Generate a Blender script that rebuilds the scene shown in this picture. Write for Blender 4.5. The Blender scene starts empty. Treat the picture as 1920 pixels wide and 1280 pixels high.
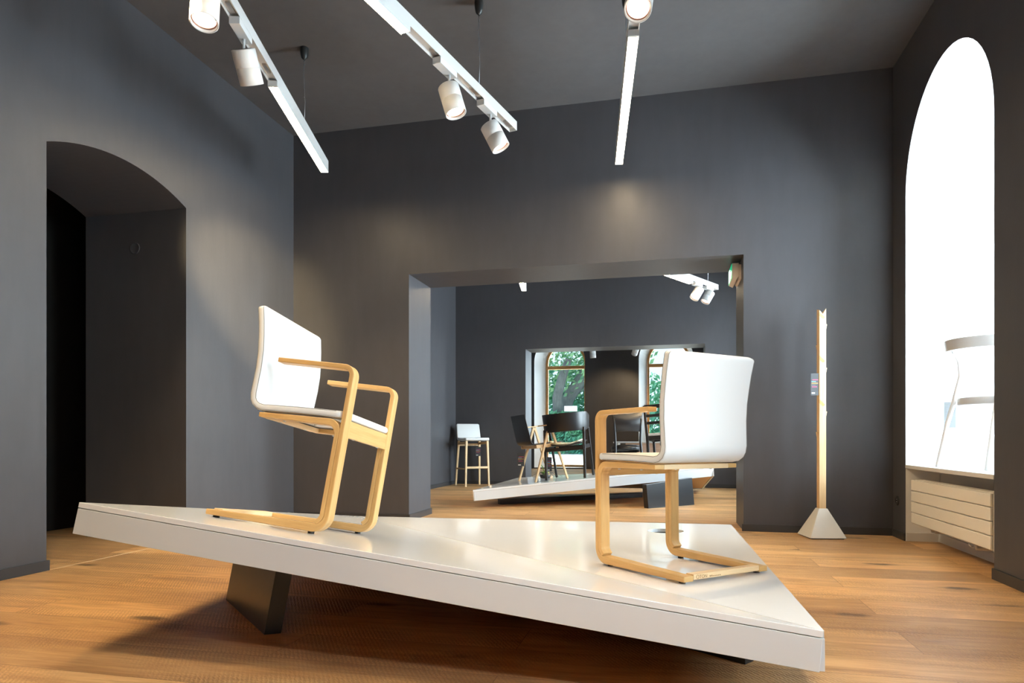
import bpy, bmesh, math, random
from mathutils import Vector, Matrix
from mathutils.geometry import tessellate_polygon
PI = math.pi
random.seed(7)
SC = bpy.context.scene
COL = SC.collection

# ------------------------------------------------------------------ camera
cam_d = bpy.data.cameras.new('camera')
cam_d.sensor_width = 36.0
cam_d.lens = 1244.0 / 1920.0 * 36.0
cam_d.shift_y = 180.0 / 1920.0
cam_d.clip_start = 0.05
cam_d.clip_end = 200
cam = bpy.data.objects.new('camera', cam_d)
cam.location = (0, 0, 0.8)
cam.rotation_euler = (PI / 2, 0, math.radians(13.035))
COL.objects.link(cam)
SC.camera = cam

# ------------------------------------------------------------------ view, world
SC.view_settings.view_transform = 'Standard'
SC.view_settings.look = 'None'
SC.view_settings.gamma = 1.0
SC.view_settings.use_curve_mapping = False
SC.view_settings.exposure = 0.48
W = bpy.data.worlds.new('sky'); SC.world = W
W.use_nodes = True
wn = W.node_tree.nodes; wl = W.node_tree.links
bg = wn['Background']
bg.inputs['Color'].default_value = (0.70, 0.86, 1.0, 1)
bg.inputs['Strength'].default_value = 1.3


def light(kind, name, loc, direction, energy, color, **kw):
    d = bpy.data.lights.new(name, kind)
    d.energy = energy; d.color = color
    for k, v in kw.items():
        setattr(d, k, v)
    o = bpy.data.objects.new(name, d)
    o.location = loc
    o.rotation_euler = Vector(direction).to_track_quat('-Z', 'Y').to_euler()
    COL.objects.link(o)
    return o


# sun standing beyond the street, high and slightly to the right
light('SUN', 'sun', (0, 20, 20), (-0.16, -0.62, -0.90), 14.0, (1.0, 0.95, 0.86), angle=0.02)
# daylight standing in the windows of the right-hand wall (outside the panes)
DAY = (0.86, 0.92, 1.0)
WIN_Y = [4.96, 1.55, -1.6]
for wy, e in zip(WIN_Y, (400, 190, 110)):
    light('AREA', 'window_daylight_fill', (2.95, wy, 1.9), (-1, 0, -0.12), e, DAY, shape='RECTANGLE', size=1.25, size_y=2.6)
for wy, e in ((7.9, 360), (9.9, 330), (13.2, 300)):  # the last stands in a window added to brighten the third room
    light('AREA', 'window_daylight_fill', (2.95, wy, 1.9), (-1, 0, -0.1), e, DAY, shape='RECTANGLE', size=1.25, size_y=2.6)
# hidden lamps added outside the end windows to brighten the far room and reveals
for wx in (-2.64, 0.0):
    light('AREA', 'window_daylight_fill', (wx, 19.2, 4.9), (0, -0.62, -0.78), 300, DAY, shape='RECTANGLE', size=2.2, size_y=2.0)
    light('AREA', 'window_daylight_fill', (wx + 1.55, 19.0, 2.1), (-0.75, -0.66, 0), 800, DAY, shape='RECTANGLE', size=1.0, size_y=2.6)  # added low at the side to whiten the window reveals
WARM = (1.0, 0.74, 0.42)


# ------------------------------------------------------------------ materials
def mat(name, color, rough=0.5, spec=0.5, metal=0.0, coat=0.0, emis=None, estr=0.0):
    m = bpy.data.materials.new(name); m.use_nodes = True
    b = m.node_tree.nodes['Principled BSDF']
    b.inputs['Base Color'].default_value = (*color, 1)
    b.inputs['Roughness'].default_value = rough
    b.inputs['Specular IOR Level'].default_value = spec
    b.inputs['Metallic'].default_value = metal
    b.inputs['Coat Weight'].default_value = coat
    if emis:
        b.inputs['Emission Color'].default_value = (*emis, 1)
        b.inputs['Emission Strength'].default_value = estr
    return m


def nd(m, t, **kw):
    n = m.node_tree.nodes.new(t)
    for k, v in kw.items():
        setattr(n, k, v)
    return n


def lk(m, a, b):
    m.node_tree.links.new(a, b)


def math_n(m, op, a, b=None, c=None):
    n = nd(m, 'ShaderNodeMath', operation=op)
    for i, v in enumerate((a, b, c)):
        if v is None: continue
        if isinstance(v, (int, float)): n.inputs[i].default_value = v
        else: lk(m, v, n.inputs[i])
    return n.outputs[0]


def ramp(m, fac, stops):
    r = nd(m, 'ShaderNodeValToRGB')
    e = r.color_ramp.elements
    while len(e) < len(stops): e.new(0.5)
    for i, (p, c) in enumerate(stops):
        e[i].position = p; e[i].color = (*c, 1) if len(c) == 3 else c
    lk(m, fac, r.inputs[0])
    return r.outputs[0]


def mixc(m, fac, a, b, mode='MIX'):
    n = nd(m, 'ShaderNodeMix', data_type='RGBA', blend_type=mode)
    for s, v in ((0, fac), (6, a), (7, b)):
        if isinstance(v, (int, float)): n.inputs[s].default_value = v
        elif isinstance(v, tuple): n.inputs[s].default_value = (*v, 1)
        else: lk(m, v, n.inputs[s])
    return n.outputs[2]


def noise(m, vec, scale, detail=3, rough=0.5, dist=0.0):
    n = nd(m, 'ShaderNodeTexNoise')
    n.inputs['Scale'].default_value = scale; n.inputs['Detail'].default_value = detail
    n.inputs['Roughness'].default_value = rough; n.inputs['Distortion'].default_value = dist
    lk(m, vec, n.inputs['Vector'])
    return n.outputs['Fac']


def mapping(m, vec, scale=(1, 1, 1), loc=(0, 0, 0), rot=(0, 0, 0)):
    n = nd(m, 'ShaderNodeMapping')
    n.inputs['Scale'].default_value = scale; n.inputs['Location'].default_value = loc; n.inputs['Rotation'].default_value = rot
    lk(m, vec, n.inputs['Vector'])
    return n.outputs[0]


def bump(m, h, strength, dist=0.01):
    n = nd(m, 'ShaderNodeBump')
    n.inputs['Strength'].default_value = strength; n.inputs['Distance'].default_value = dist
    lk(m, h, n.inputs['Height'])
    lk(m, n.outputs[0], m.node_tree.nodes['Principled BSDF'].inputs['Normal'])


def plaster(name, col, var=0.12, rough=0.72):
    m = mat(name, col, rough, 0.4)
    tc = nd(m, 'ShaderNodeTexCoord').outputs['Object']
    a = noise(m, tc, 1.3, 5, 0.6)
    b = noise(m, mapping(m, tc, (3, 3, 0.6)), 4, 4, 0.6)
    f = math_n(m, 'MULTIPLY_ADD', a, 0.6, math_n(m, 'MULTIPLY', b, 0.4))
    c = ramp(m, f, [(0.3, tuple(v * (1 - var) for v in col)), (0.7, tuple(v * (1 + var) for v in col))])
    lk(m, c, m.node_tree.nodes['Principled BSDF'].inputs['Base Color'])
    bump(m, noise(m, tc, 60, 3, 0.6), 0.08, 0.004)
    return m


def wood(name, c1, c2, rough=0.42, grain=1.0):
    """light timber, the grain runs along U"""
    m = mat(name, c1, rough, 0.4)
    uv = nd(m, 'ShaderNodeUVMap').outputs[0]
    a = noise(m, mapping(m, uv, (3.0, 60.0, 1)), 1.0, 5, 0.6, 0.4)
    b = noise(m, mapping(m, uv, (12.0, 420.0, 1)), 1.0, 3, 0.6)
    f = math_n(m, 'MULTIPLY_ADD', a, 0.75, math_n(m, 'MULTIPLY', b, 0.3 * grain))
    c = ramp(m, f, [(0.32, c2), (0.62, c1)])
    lk(m, c, m.node_tree.nodes['Principled BSDF'].inputs['Base Color'])
    bump(m, b, 0.05, 0.002)
    return m


def floor_mat():
    m = mat('oak_planks', (0.5, 0.27, 0.1), 0.45, 0.4)
    P = m.node_tree.nodes['Principled BSDF']
    tc = nd(m, 'ShaderNodeTexCoord').outputs['Object']
    br = nd(m, 'ShaderNodeTexBrick')
    br.offset = 0.37; br.offset_frequency = 2; br.squash = 1.0
    br.inputs['Color1'].default_value = (0, 0, 0, 1); br.inputs['Color2'].default_value = (1, 1, 1, 1)
    br.inputs['Mortar'].default_value = (0.5, 0.5, 0.5, 1)
    br.inputs['Scale'].default_value = 1.0; br.inputs['Mortar Size'].default_value = 0.0014
    br.inputs['Mortar Smooth'].default_value = 0.1
    br.inputs['Brick Width'].default_value = 2.35; br.inputs['Row Height'].default_value = 0.285
    lk(m, mapping(m, tc, (1, 1, 1), (0.55, 0.12, 0)), br.inputs['Vector'])
    tone = nd(m, 'ShaderNodeSeparateColor'); lk(m, br.outputs['Color'], tone.inputs[0]); tone = tone.outputs[0]
    # every plank shifts its own grain
    off = nd(m, 'ShaderNodeCombineXYZ'); lk(m, math_n(m, 'MULTIPLY', tone, 37.0), off.inputs[0]); lk(m, math_n(m, 'MULTIPLY', tone, 11.0), off.inputs[1])
    va = nd(m, 'ShaderNodeVectorMath', operation='ADD'); lk(m, tc, va.inputs[0]); lk(m, off.outputs[0], va.inputs[1]); v = va.outputs[0]
    g1 = noise(m, mapping(m, v, (0.9, 7.0, 1)), 1.6, 6, 0.62, 0.9)
    g2 = noise(m, mapping(m, v, (3.5, 55.0, 1)), 1.5, 4, 0.6, 0.3)
    # band-saw marks: fine lines across the plank, fading in and out
    sv = mapping(m, v, (1, 1, 1), (0, 0, 0), (0, 0, math.radians(-33)))
    saw = nd(m, 'ShaderNodeTexWave', wave_type='BANDS', bands_direction='X')
    saw.inputs['Scale'].default_value = 21; saw.inputs['Distortion'].default_value = 5.0
    saw.inputs['Detail'].default_value = 3; saw.inputs['Detail Scale'].default_value = 3.5
    lk(m, sv, saw.inputs['Vector'])
    fade = ramp(m, noise(m, mapping(m, v, (0.8, 2.0, 1)), 1.7, 3), [(0.38, (0, 0, 0)), (0.62, (1, 1, 1))])
    sawf = math_n(m, 'MULTIPLY', saw.outputs['Fac'], fade)
    # knots
    vo = nd(m, 'ShaderNodeTexVoronoi', feature='F1'); vo.inputs['Scale'].default_value = 1.0
    vo.inputs['Randomness'].default_value = 1.0
    lk(m, mapping(m, v, (1.2, 3.2, 1)), vo.inputs['Vector'])
    wob = noise(m, v, 22, 3)
    kd = math_n(m, 'ADD', vo.outputs['Distance'], math_n(m, 'MULTIPLY', wob, 0.10))
    knot = ramp(m, kd, [(0.10, (1, 1, 1)), (0.19, (0, 0, 0))])
    base = ramp(m, math_n(m, 'MULTIPLY_ADD', g1, 0.7, math_n(m, 'MULTIPLY', g2, 0.3)),
                [(0.28, (0.30, 0.150, 0.062)), (0.42, (0.55, 0.305, 0.130)), (0.60, (0.76, 0.475, 0.225))])
    tint = ramp(m, tone, [(0.0, (0.70, 0.66, 0.62)), (0.5, (0.97, 0.95, 0.92)), (1.0, (1.16, 1.14, 1.08))])
    c = mixc(m, 1.0, base, tint, 'MULTIPLY')
    c = mixc(m, math_n(m, 'MULTIPLY', sawf, 0.58), c, (0.26, 0.135, 0.06))
    streak = ramp(m, noise(m, mapping(m, v, (1.3, 24.0, 1)), 1.4, 5, 0.7, 0.6), [(0.27, (1, 1, 1)), (0.36, (0, 0, 0))])
    c = mixc(m, math_n(m, 'MULTIPLY', streak, 0.55), c, (0.13, 0.065, 0.03))
    c = mixc(m, math_n(m, 'MULTIPLY', knot, 0.85), c, (0.06, 0.03, 0.015))
    c = mixc(m, math_n(m, 'MULTIPLY', br.outputs['Fac'], 0.7), c, (0.12, 0.055, 0.022))
    lk(m, c, P.inputs['Base Color'])
    rg = math_n(m, 'MULTIPLY_ADD', g1, 0.25, 0.30)
    lk(m, rg, P.inputs['Roughness'])
    h = math_n(m, 'SUBTRACT', math_n(m, 'MULTIPLY_ADD', sawf, -0.5, math_n(m, 'MULTIPLY', g2, 0.4)), math_n(m, 'MULTIPLY', br.outputs['Fac'], 1.2))
    bump(m, h, 0.8, 0.004)
    return m


def glass_mat():
    m = bpy.data.materials.new('pane_glass'); m.use_nodes = True
    n = m.node_tree.nodes; n.remove(n['Principled BSDF'])
    t = nd(m, 'ShaderNodeBsdfTransparent'); t.inputs[0].default_value = (0.90, 0.97, 0.98, 1)
    g = nd(m, 'ShaderNodeBsdfGlossy'); g.inputs['Roughness'].default_value = 0.02
    lw = nd(m, 'ShaderNodeFresnel'); lw.inputs[0].default_value = 1.5
    mx = nd(m, 'ShaderNodeMixShader')
    lk(m, lw.outputs[0], mx.inputs[0]); lk(m, t.outputs[0], mx.inputs[1]); lk(m, g.outputs[0], mx.inputs[2])
    lk(m, mx.outputs[0], n['Material Output'].inputs[0])
    return m


def leaf_mat(name, c1, c2):
    m = mat(name, c1, 0.6, 0.3)
    tc = nd(m, 'ShaderNodeTexCoord').outputs['Object']
    f = noise(m, tc, 1.3, 3)
    lk(m, ramp(m, f, [(0.35, c1), (0.65, c2)]), m.node_tree.nodes['Principled BSDF'].inputs['Base Color'])
    return m


def fabric_mat(name, col, rough=0.6):
    m = mat(name, col, rough, 0.35)
    tc = nd(m, 'ShaderNodeTexCoord').outputs['Object']
    bump(m, noise(m, tc, 450, 2), 0.12, 0.001)
    return m


M = {}
M['wall'] = plaster('anthracite_plaster', (0.064, 0.062, 0.068), rough=0.46)
M['ceil'] = plaster('dark_ceiling_paint', (0.100, 0.098, 0.102))
M['skirt'] = mat('anthracite_skirting', (0.036, 0.036, 0.039), 0.4)
M['white_wall'] = plaster('white_reveal_paint', (0.86, 0.86, 0.85), 0.02)
M['floor'] = floor_mat()
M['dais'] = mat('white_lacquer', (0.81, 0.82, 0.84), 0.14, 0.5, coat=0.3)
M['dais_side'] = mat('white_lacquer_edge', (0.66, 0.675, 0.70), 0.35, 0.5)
M['dais_in'] = mat('hole_shade', (0.02, 0.02, 0.02), 0.8)  # near-black colour for the shade inside the platform hole
M['groove'] = mat('raw_edge_in_groove', (0.30, 0.22, 0.15), 0.8)
M['raw'] = wood('birch_ply_underside', (0.62, 0.40, 0.22), (0.52, 0.31, 0.15), 0.6)
M['black_lam'] = mat('anthracite_laminate', (0.022, 0.024, 0.028), 0.30, 0.5)
M['beech'] = wood('lacquered_beech', (0.68, 0.42, 0.165), (0.54, 0.30, 0.10), 0.38)
M['beech_pale'] = wood('pale_beech', (0.80, 0.58, 0.34), (0.66, 0.44, 0.22), 0.42)
M['oak'] = wood('oiled_oak', (0.72, 0.50, 0.28), (0.56, 0.35, 0.16), 0.5)
M['white_fab'] = fabric_mat('white_upholstery', (0.70, 0.70, 0.70))
M['seam'] = mat('grey_seam', (0.26, 0.25, 0.23), 0.8)
M['cushion'] = fabric_mat('cream_cushion', (0.78, 0.74, 0.55))
M['foot'] = mat('black_foot', (0.02, 0.015, 0.012), 0.5)
M['screw'] = mat('screw_metal', (0.6, 0.6, 0.6), 0.35, metal=1.0)
M['black_wood'] = mat('black_stained_wood', (0.014, 0.012, 0.013), 0.4, 0.5)
M['concrete'] = plaster('pale_concrete', (0.62, 0.60, 0.56), 0.05)
M['white_metal'] = mat('white_powder_coat', (0.66, 0.65, 0.64), 0.45)
M['cream_metal'] = mat('cream_radiator_enamel', (0.82, 0.78, 0.70), 0.28)
M['led'] = mat('led_diffuser', (1, 1, 1), 0.5, emis=(1.0, 0.77, 0.47), estr=62.0)
M['lens'] = mat('spot_reflector', (1, 1, 1), 0.5, emis=(1.0, 0.86, 0.68), estr=3.0)
M['copper'] = mat('spot_inner_ring', (0.45, 0.22, 0.15), 0.3, metal=0.6)
M['wire'] = mat('steel_wire', (0.45, 0.45, 0.47), 0.35, metal=0.8)
M['black_plastic'] = mat('black_plastic', (0.02, 0.02, 0.02), 0.4)
M['tag'] = mat('charcoal_card', (0.045, 0.045, 0.05), 0.6)
M['paper'] = mat('white_card', (0.8, 0.8, 0.8), 0.7)
M['notice'] = mat('thin_white_sheet', (0.85, 0.85, 0.85), 0.7); M['notice'].node_tree.nodes['Principled BSDF'].inputs['Transmission Weight'].default_value = 0.0
_t = nd(M['notice'], 'ShaderNodeBsdfTranslucent'); _t.inputs[0].default_value = (.9, .9, .9, 1)
_m = nd(M['notice'], 'ShaderNodeMixShader'); _m.inputs[0].default_value = .7
lk(M['notice'], M['notice'].node_tree.nodes['Principled BSDF'].outputs[0], _m.inputs[1]); lk(M['notice'], _t.outputs[0], _m.inputs[2]); lk(M['notice'], _m.outputs[0], M['notice'].node_tree.nodes['Material Output'].inputs[0])
M['ink'] = mat('grey_print', (0.12, 0.12, 0.13), 0.7)
M['pink'] = mat('magenta_print', (0.6, 0.05, 0.15), 0.6)
M['orange'] = mat('orange_print', (0.75, 0.3, 0.05), 0.6)
M['cyan'] = mat('blue_print', (0.15, 0.4, 0.6), 0.6)
M['brown_ink'] = mat('branded_mark', (0.30, 0.16, 0.06), 0.7)
M['frame_wood'] = wood('larch_window_frame', (0.62, 0.33, 0.12), (0.48, 0.23, 0.07), 0.4)
M['glass'] = glass_mat()
M['green_sign'] = mat('exit_green', (0.0, 0.35, 0.16), 0.4, emis=(0.0, 0.45, 0.2), estr=0.6)
M['sign_white'] = mat('exit_white', (0.8, 0.9, 0.85), 0.4, emis=(0.9, 1.0, 0.95), estr=1.0)
M['sign_body'] = mat('beige_plastic', (0.70, 0.60, 0.50), 0.5)
M['leaf'] = leaf_mat('tree_leaves', (0.08, 0.24, 0.15), (0.26, 0.44, 0.20))
M['hedge'] = leaf_mat('hedge_leaves', (0.07, 0.28, 0.19), (0.16, 0.40, 0.22))
M['bark'] = plaster('tree_bark', (0.11, 0.115, 0.11), 0.5)
M['paving'] = plaster('pale_paving', (0.62, 0.60, 0.57), 0.06)
M['door_dark'] = mat('lobby_near_black', (0.015, 0.014, 0.013), 0.5)
M['plant_leaf'] = mat('glossy_leaf', (0.22, 0.42, 0.03), 0.35)
M['desk'] = wood('pale_desk_veneer', (0.72, 0.50, 0.38), (0.62, 0.40, 0.29), 0.5)
M['silver'] = mat('grey_lacquered_wood', (0.55, 0.54, 0.54), 0.3)
M['pale_grey'] = mat('pale_grey_lacquered_wood', (0.80, 0.80, 0.81), 0.4)
M['grey_card'] = mat('pale_grey_card', (0.14, 0.145, 0.15), 0.7)


# ------------------------------------------------------------------ mesh builder
class MB:
    def __init__(s):
        s.v = []; s.f = []; s.uv = []; s.mi = []; s.sm = []

    def add(s, verts, faces, uvs=None, mi=0, smooth=False):
        b = len(s.v)
        vs = [Vector(p) for p in verts]
        s.v += vs
        if uvs is None:
            lo = [min(p[i] for p in vs) for i in range(3)]; hi = [max(p[i] for p in vs) for i in range(3)]
            ax = max(range(3), key=lambda i: hi[i] - lo[i]); o = [i for i in range(3) if i != ax]
        for fi, f in enumerate(faces):
            s.f.append([b + i for i in f]); s.mi.append(mi); s.sm.append(smooth)
            if uvs is None: s.uv.append([(vs[i][ax], vs[i][o[0]] + vs[i][o[1]] * 0.77) for i in f])
            else: s.uv.append(uvs[fi])
        return s

    def box(s, lo, hi, mx=None, mi=0):
        x0, y0, z0 = lo; x1, y1, z1 = hi
        vs = [(x0, y0, z0), (x1, y0, z0), (x1, y1, z0), (x0, y1, z0), (x0, y0, z1), (x1, y0, z1), (x1, y1, z1), (x0, y1, z1)]
        fs = [(0, 3, 2, 1), (4, 5, 6, 7), (0, 1, 5, 4), (1, 2, 6, 5), (2, 3, 7, 6), (3, 0, 4, 7)]
        if mx is None: return s.add(vs, fs, None, mi)
        t = MB().add(vs, fs)
        b = len(s.v); s.v += [mx @ p for p in t.v]; s.f += [[b + i for i in f] for f in t.f]; s.uv += t.uv; s.mi += [mi] * 6; s.sm += [False] * 6
        return s

    def prism(s, poly, vec, holes=(), mi=0, side_mi=None, vecs=None):
        """planar 3D polygon (with holes) extruded by vec; vecs: a vector per loop point"""
        loops = [[Vector(p) for p in poly]] + [[Vector(p) for p in h] for h in holes]
        flat = [p for l in loops for p in l]
        tris = tessellate_polygon(loops)
        n = len(flat)
        if vecs is None: top = [p + Vector(vec) for p in flat]
        else: top = [p + Vector(q) for p, q in zip(flat, vecs)]
        fs = [tuple(t) for t in tris] + [tuple(i + n for i in reversed(t)) for t in tris]
        s.add(flat + top, fs, None, mi)
        sd = []; b = 0
        for l in loops:
            k = len(l)
            sd += [(b + i, b + (i + 1) % k, n + b + (i + 1) % k, n + b + i) for i in range(k)]
            b += k
        s.add(flat + top, sd, None, mi if side_mi is None else side_mi)
        return s

    def ribbon(s, path, half, x0, x1, closed_ends=True):
        """flat-bent lamination: path = [(y,z)], half = half thickness list, swept in the yz plane, between x0 and x1"""
        P = [Vector((0, y, z)) for y, z in path]; n = len(P)
        if not isinstance(half, (list, tuple)): half = [half] * n
        vs = []; u = 0.0; us = []
        for i in range(n):
            a = P[max(i - 1, 0)]; b = P[min(i + 1, n - 1)]
            t = (b - a).normalized(); nn = Vector((0, -t.z, t.y))
            if 0 < i < n - 1:
                t1 = (P[i] - P[i - 1]).normalized(); c = max(0.5, t1.dot(t)); nn = nn / c
            if i: u += (P[i] - P[i - 1]).length
            us.append(u)
            for x, sg in ((x0, 1), (x1, 1), (x1, -1), (x0, -1)):
                q = P[i] + nn * half[i] * sg; vs.append((x, q.y, q.z))
        w = abs(x1 - x0); fs = []; uv = []
        vv = [0, w, w + 2 * half[0], 2 * w + 2 * half[0], 2 * w + 4 * half[0]]
        for i in range(n - 1):
            for k in range(4):
                a = 4 * i + k; b = 4 * i + (k + 1) % 4; c = b + 4; d = a + 4
                fs.append((a, b, c, d)); uv.append([(us[i], vv[k]), (us[i], vv[k + 1]), (us[i + 1], vv[k + 1]), (us[i + 1], vv[k])])
        for e in (0, 4 * (n - 1)):
            f = (e, e + 1, e + 2, e + 3)
            fs.append(f if e else tuple(reversed(f))); uv.append([(0, 0), (0.02, 0), (0.02, .01), (0, .01)])
        return s.add(vs, fs, uv)

    def tube(s, path, r, seg=10, cap=True, mi=0, smooth=True):
        P = [Vector(p) for p in path]; n = len(P)
        if not isinstance(r, (list, tuple)): r = [r] * n
        up = Vector((0, 0, 1)); vs = []; us = [0]
        t0 = (P[1] - P[0]).normalized()
        if abs(t0.dot(up)) > 0.9: up = Vector((0, 1, 0))
        a = t0.cross(up).normalized()
        for i in range(n):
            t = (P[min(i + 1, n - 1)] - P[max(i - 1, 0)]).normalized()
            a = (a - t * a.dot(t)).normalized(); b = t.cross(a)
            if i: us.append(us[-1] + (P[i] - P[i - 1]).length)
            vs += [P[i] + (a * math.cos(2 * PI * k / seg) + b * math.sin(2 * PI * k / seg)) * r[i] for k in range(seg)]
        fs = []; uv = []
        for i in range(n - 1):
            for k in range(seg):
                k2 = (k + 1) % seg
                fs.append((i * seg + k, i * seg + k2, (i + 1) * seg + k2, (i + 1) * seg + k))
                c = 2 * PI * max(r) / seg
                uv.append([(us[i], k * c), (us[i], (k + 1) * c), (us[i + 1], (k + 1) * c), (us[i + 1], k * c)])
        s.add(vs, fs, uv, mi, smooth)
        if cap:
            s.add(vs[:seg], [tuple(reversed(range(seg)))], None, mi); s.add(vs[-seg:], [tuple(range(seg))], None, mi)
        return s

    def beam(s, a, b, w, d, w2=None, d2=None, side=None, mi=0):
        """tapered rectangular bar from a to b; w along 'side' axis, d across"""
        a = Vector(a); b = Vector(b); t = (b - a).normalized()
        sd = Vector(side) if side else (Vector((1, 0, 0)) if abs(t.x) < 0.9 else Vector((0, 1, 0)))
        sd = (sd - t * sd.dot(t)).normalized(); ot = t.cross(sd)
        w2 = w if w2 is None else w2; d2 = d if d2 is None else d2
        vs = []
        for p, ww, dd in ((a, w, d), (b, w2, d2)):
            for i, j in ((-1, -1), (1, -1), (1, 1), (-1, 1)): vs.append(p + sd * ww / 2 * i + ot * dd / 2 * j)
        fs = [(3, 2, 1, 0), (4, 5, 6, 7), (0, 1, 5, 4), (1, 2, 6, 5), (2, 3, 7, 6), (3, 0, 4, 7)]
        L = (b - a).length
        uv = [[(0, 0), (.01, 0), (.01, .01), (0, .01)]] * 2
        v = 0
        for k in range(4):
            ww = (w, d, w, d)[k]; uv.append([(0, v), (0, v + ww), (L, v + ww), (L, v)]); v += ww
        uv = [list(q) for q in uv]
        return s.add(vs, fs, uv, mi)

    def rings(s, rings, mi=0, smooth=True, cap=True, closed=True):
        n = len(rings[0]); vs = [p for r in rings for p in r]; fs = []
        for i in range(len(rings) - 1):
            for k in range(n if closed else n - 1):
                k2 = (k + 1) % n
                fs.append((i * n + k, i * n + k2, (i + 1) * n + k2, (i + 1) * n + k))
        s.add(vs, fs, None, mi, smooth)
        if cap:
            s.add(rings[0], [tuple(reversed(range(n)))], None, mi); s.add(rings[-1], [tuple(range(n))], None, mi)
        return s

    def lathe(s, prof, seg=24, mx=None, mi=0, smooth=True):
        mx = mx or Matrix.Identity(4)
        R = [[mx @ Vector((r * math.cos(2 * PI * k / seg), r * math.sin(2 * PI * k / seg), z)) for k in range(seg)] for r, z in prof]
        return s.rings(R, mi, smooth, cap=False)

    def build(s, name, mats, parent=None, bevel=0.0, weld=True, seg=2):
        me = bpy.data.meshes.new(name)
        me.from_pydata([tuple(p) for p in s.v], [], s.f)
        ul = me.uv_layers.new(name='UVMap')
        li = 0
        for u in s.uv:
            for q in u: ul.data[li].uv = q; li += 1
        for m in (mats if isinstance(mats, (list, tuple)) else [mats]): me.materials.append(m)
        for p, mi, sm in zip(me.polygons, s.mi, s.sm): p.material_index = mi; p.use_smooth = sm
        bm = bmesh.new(); bm.from_mesh(me)
        if weld: bmesh.ops.remove_doubles(bm, verts=bm.verts, dist=1e-5)
        bmesh.ops.recalc_face_normals(bm, faces=bm.faces)
        bm.to_mesh(me); bm.free()
        o = bpy.data.objects.new(name, me); COL.objects.link(o)
        if parent is not None: o.parent = parent
        if bevel:
            md = o.modifiers.new('bevel', 'BEVEL'); md.width = bevel; md.segments = seg; md.limit_method = 'ANGLE'; md.angle_limit = math.radians(35)
            md.harden_normals = False
        return o


def tag(o, label=None, cat=None, group=None, kind=None):
    if label: o['label'] = label
    if cat: o['category'] = cat
    if group: o['group'] = group
    if kind: o['kind'] = kind
    return o


def empty(name, mx, label, cat, group=None):
    o = bpy.data.objects.new(name, None); COL.objects.link(o)
    o.empty_display_size = 0.1
    o.matrix_world = mx if isinstance(mx, Matrix) else Matrix.Translation(Vector(mx))
    return tag(o, label, cat, group)


def struct(o):
    o['kind'] = 'structure'; return o


def frame(loc, heading, up=(0, 0, 1)):
    """local +y = heading (deg from +X), z = up"""
    n = Vector(up).normalized(); h = math.radians(heading)
    f = Vector((math.cos(h), math.sin(h), 0)); f = (f - n * f.dot(n)).normalized()
    r = f.cross(n)
    m = Matrix.Identity(4)
    for i in range(3): m[i][0] = r[i]; m[i][1] = f[i]; m[i][2] = n[i]; m[i][3] = loc[i]
    return m


def arc_pts(cx, cz, r, a0, a1, n, rz=None):
    rz = rz or r
    return [(cx + r * math.cos(math.radians(a0 + (a1 - a0) * i / n)), cz + rz * math.sin(math.radians(a0 + (a1 - a0) * i / n))) for i in range(n + 1)]


# ================================================================== THE SHELL
XL, XR, YB = -3.63, 1.81, 5.98
CZ = 3.82
Y0 = -3.2
# floor: showroom rooms and, a joint away, the alcove behind the arch
fl = MB().box((XL, Y0, -0.10), (XR + 1.0, 17.6, 0)).build('floor', M['floor']); struct(fl)
fa = MB().box((-6.2, 2.0, -0.10), (XL - 0.004, 5.6, -0.0005)).build('floor', M['floor']); struct(fa)
struct(MB().box((XL - 0.006, 3.258, -0.02), (XL + 0.001, 4.452, 0.0015)).build('trim_1', M['beech_pale']))
ce = MB().box((-5.4, Y0 - .1, CZ), (XR + 1.0, 5.98, CZ + 0.12)).build('ceiling', M['ceil']); struct(ce)
ce2 = MB().box((XL - 1.0, 5.98, CZ), (XR + 1.0, 17.6, CZ + 0.12)).build('ceiling', M['ceil']); struct(ce2)


def wall_x(name, x0, x1, ya, yb, holes, m='wall', back_holes=None, side=None):
    """wall whose room face is the plane X=x0, thickness to x1; holes: lists of (y,z)"""
    poly = [(x0, ya, 0), (x0, yb, 0), (x0, yb, CZ), (x0, ya, CZ)]
    hs = [[(x0, y, z) for y, z in h] for h in holes]
    flat = poly + [p for h in hs for p in h]
    d = x1 - x0
    if back_holes:
        vecs = [(d, 0, 0)] * 4
        for h, bh in zip(holes, back_holes): vecs += [(d, b[0] - a[0], b[1] - a[1]) for a, b in zip(h, bh)]
    else: vecs = [(d, 0, 0)] * len(flat)
    o = MB().prism(poly, None, hs, 0, 1 if side else 0, vecs).build(name, [M[m], M[side or m]])
    return struct(o)


def wall_y(name, y0, y1, xa, xb, holes, m='wall', back_holes=None, side=None, notch=None, zb=0.0):
    poly = [(xa, y0, zb), (xb, y0, zb), (xb, y0, CZ), (xa, y0, CZ)]
    if notch:  # doorway cut down to the floor: (x0, x1, z)
        poly = [(xa, y0, 0), (notch[0], y0, 0), (notch[0], y0, notch[2]), (notch[1], y0, notch[2]), (notch[1], y0, 0), (xb, y0, 0), (xb, y0, CZ), (xa, y0, CZ)]
    hs = [[(x, y0, z) for x, z in h] for h in holes]
    flat = poly + [p for h in hs for p in h]
    d = y1 - y0
    vecs = [(0, d, 0)] * len(poly)
    if back_holes:
        for h, bh in zip(holes, back_holes): vecs += [(b[0] - a[0], d, b[1] - a[1]) for a, b in zip(h, bh)]
    else: vecs += [(0, d, 0)] * (len(flat) - len(poly))
    o = MB().prism(poly, None, hs, 0, 1 if side else 0, vecs).build(name, [M[m], M[side or m]])
    return struct(o)


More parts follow.
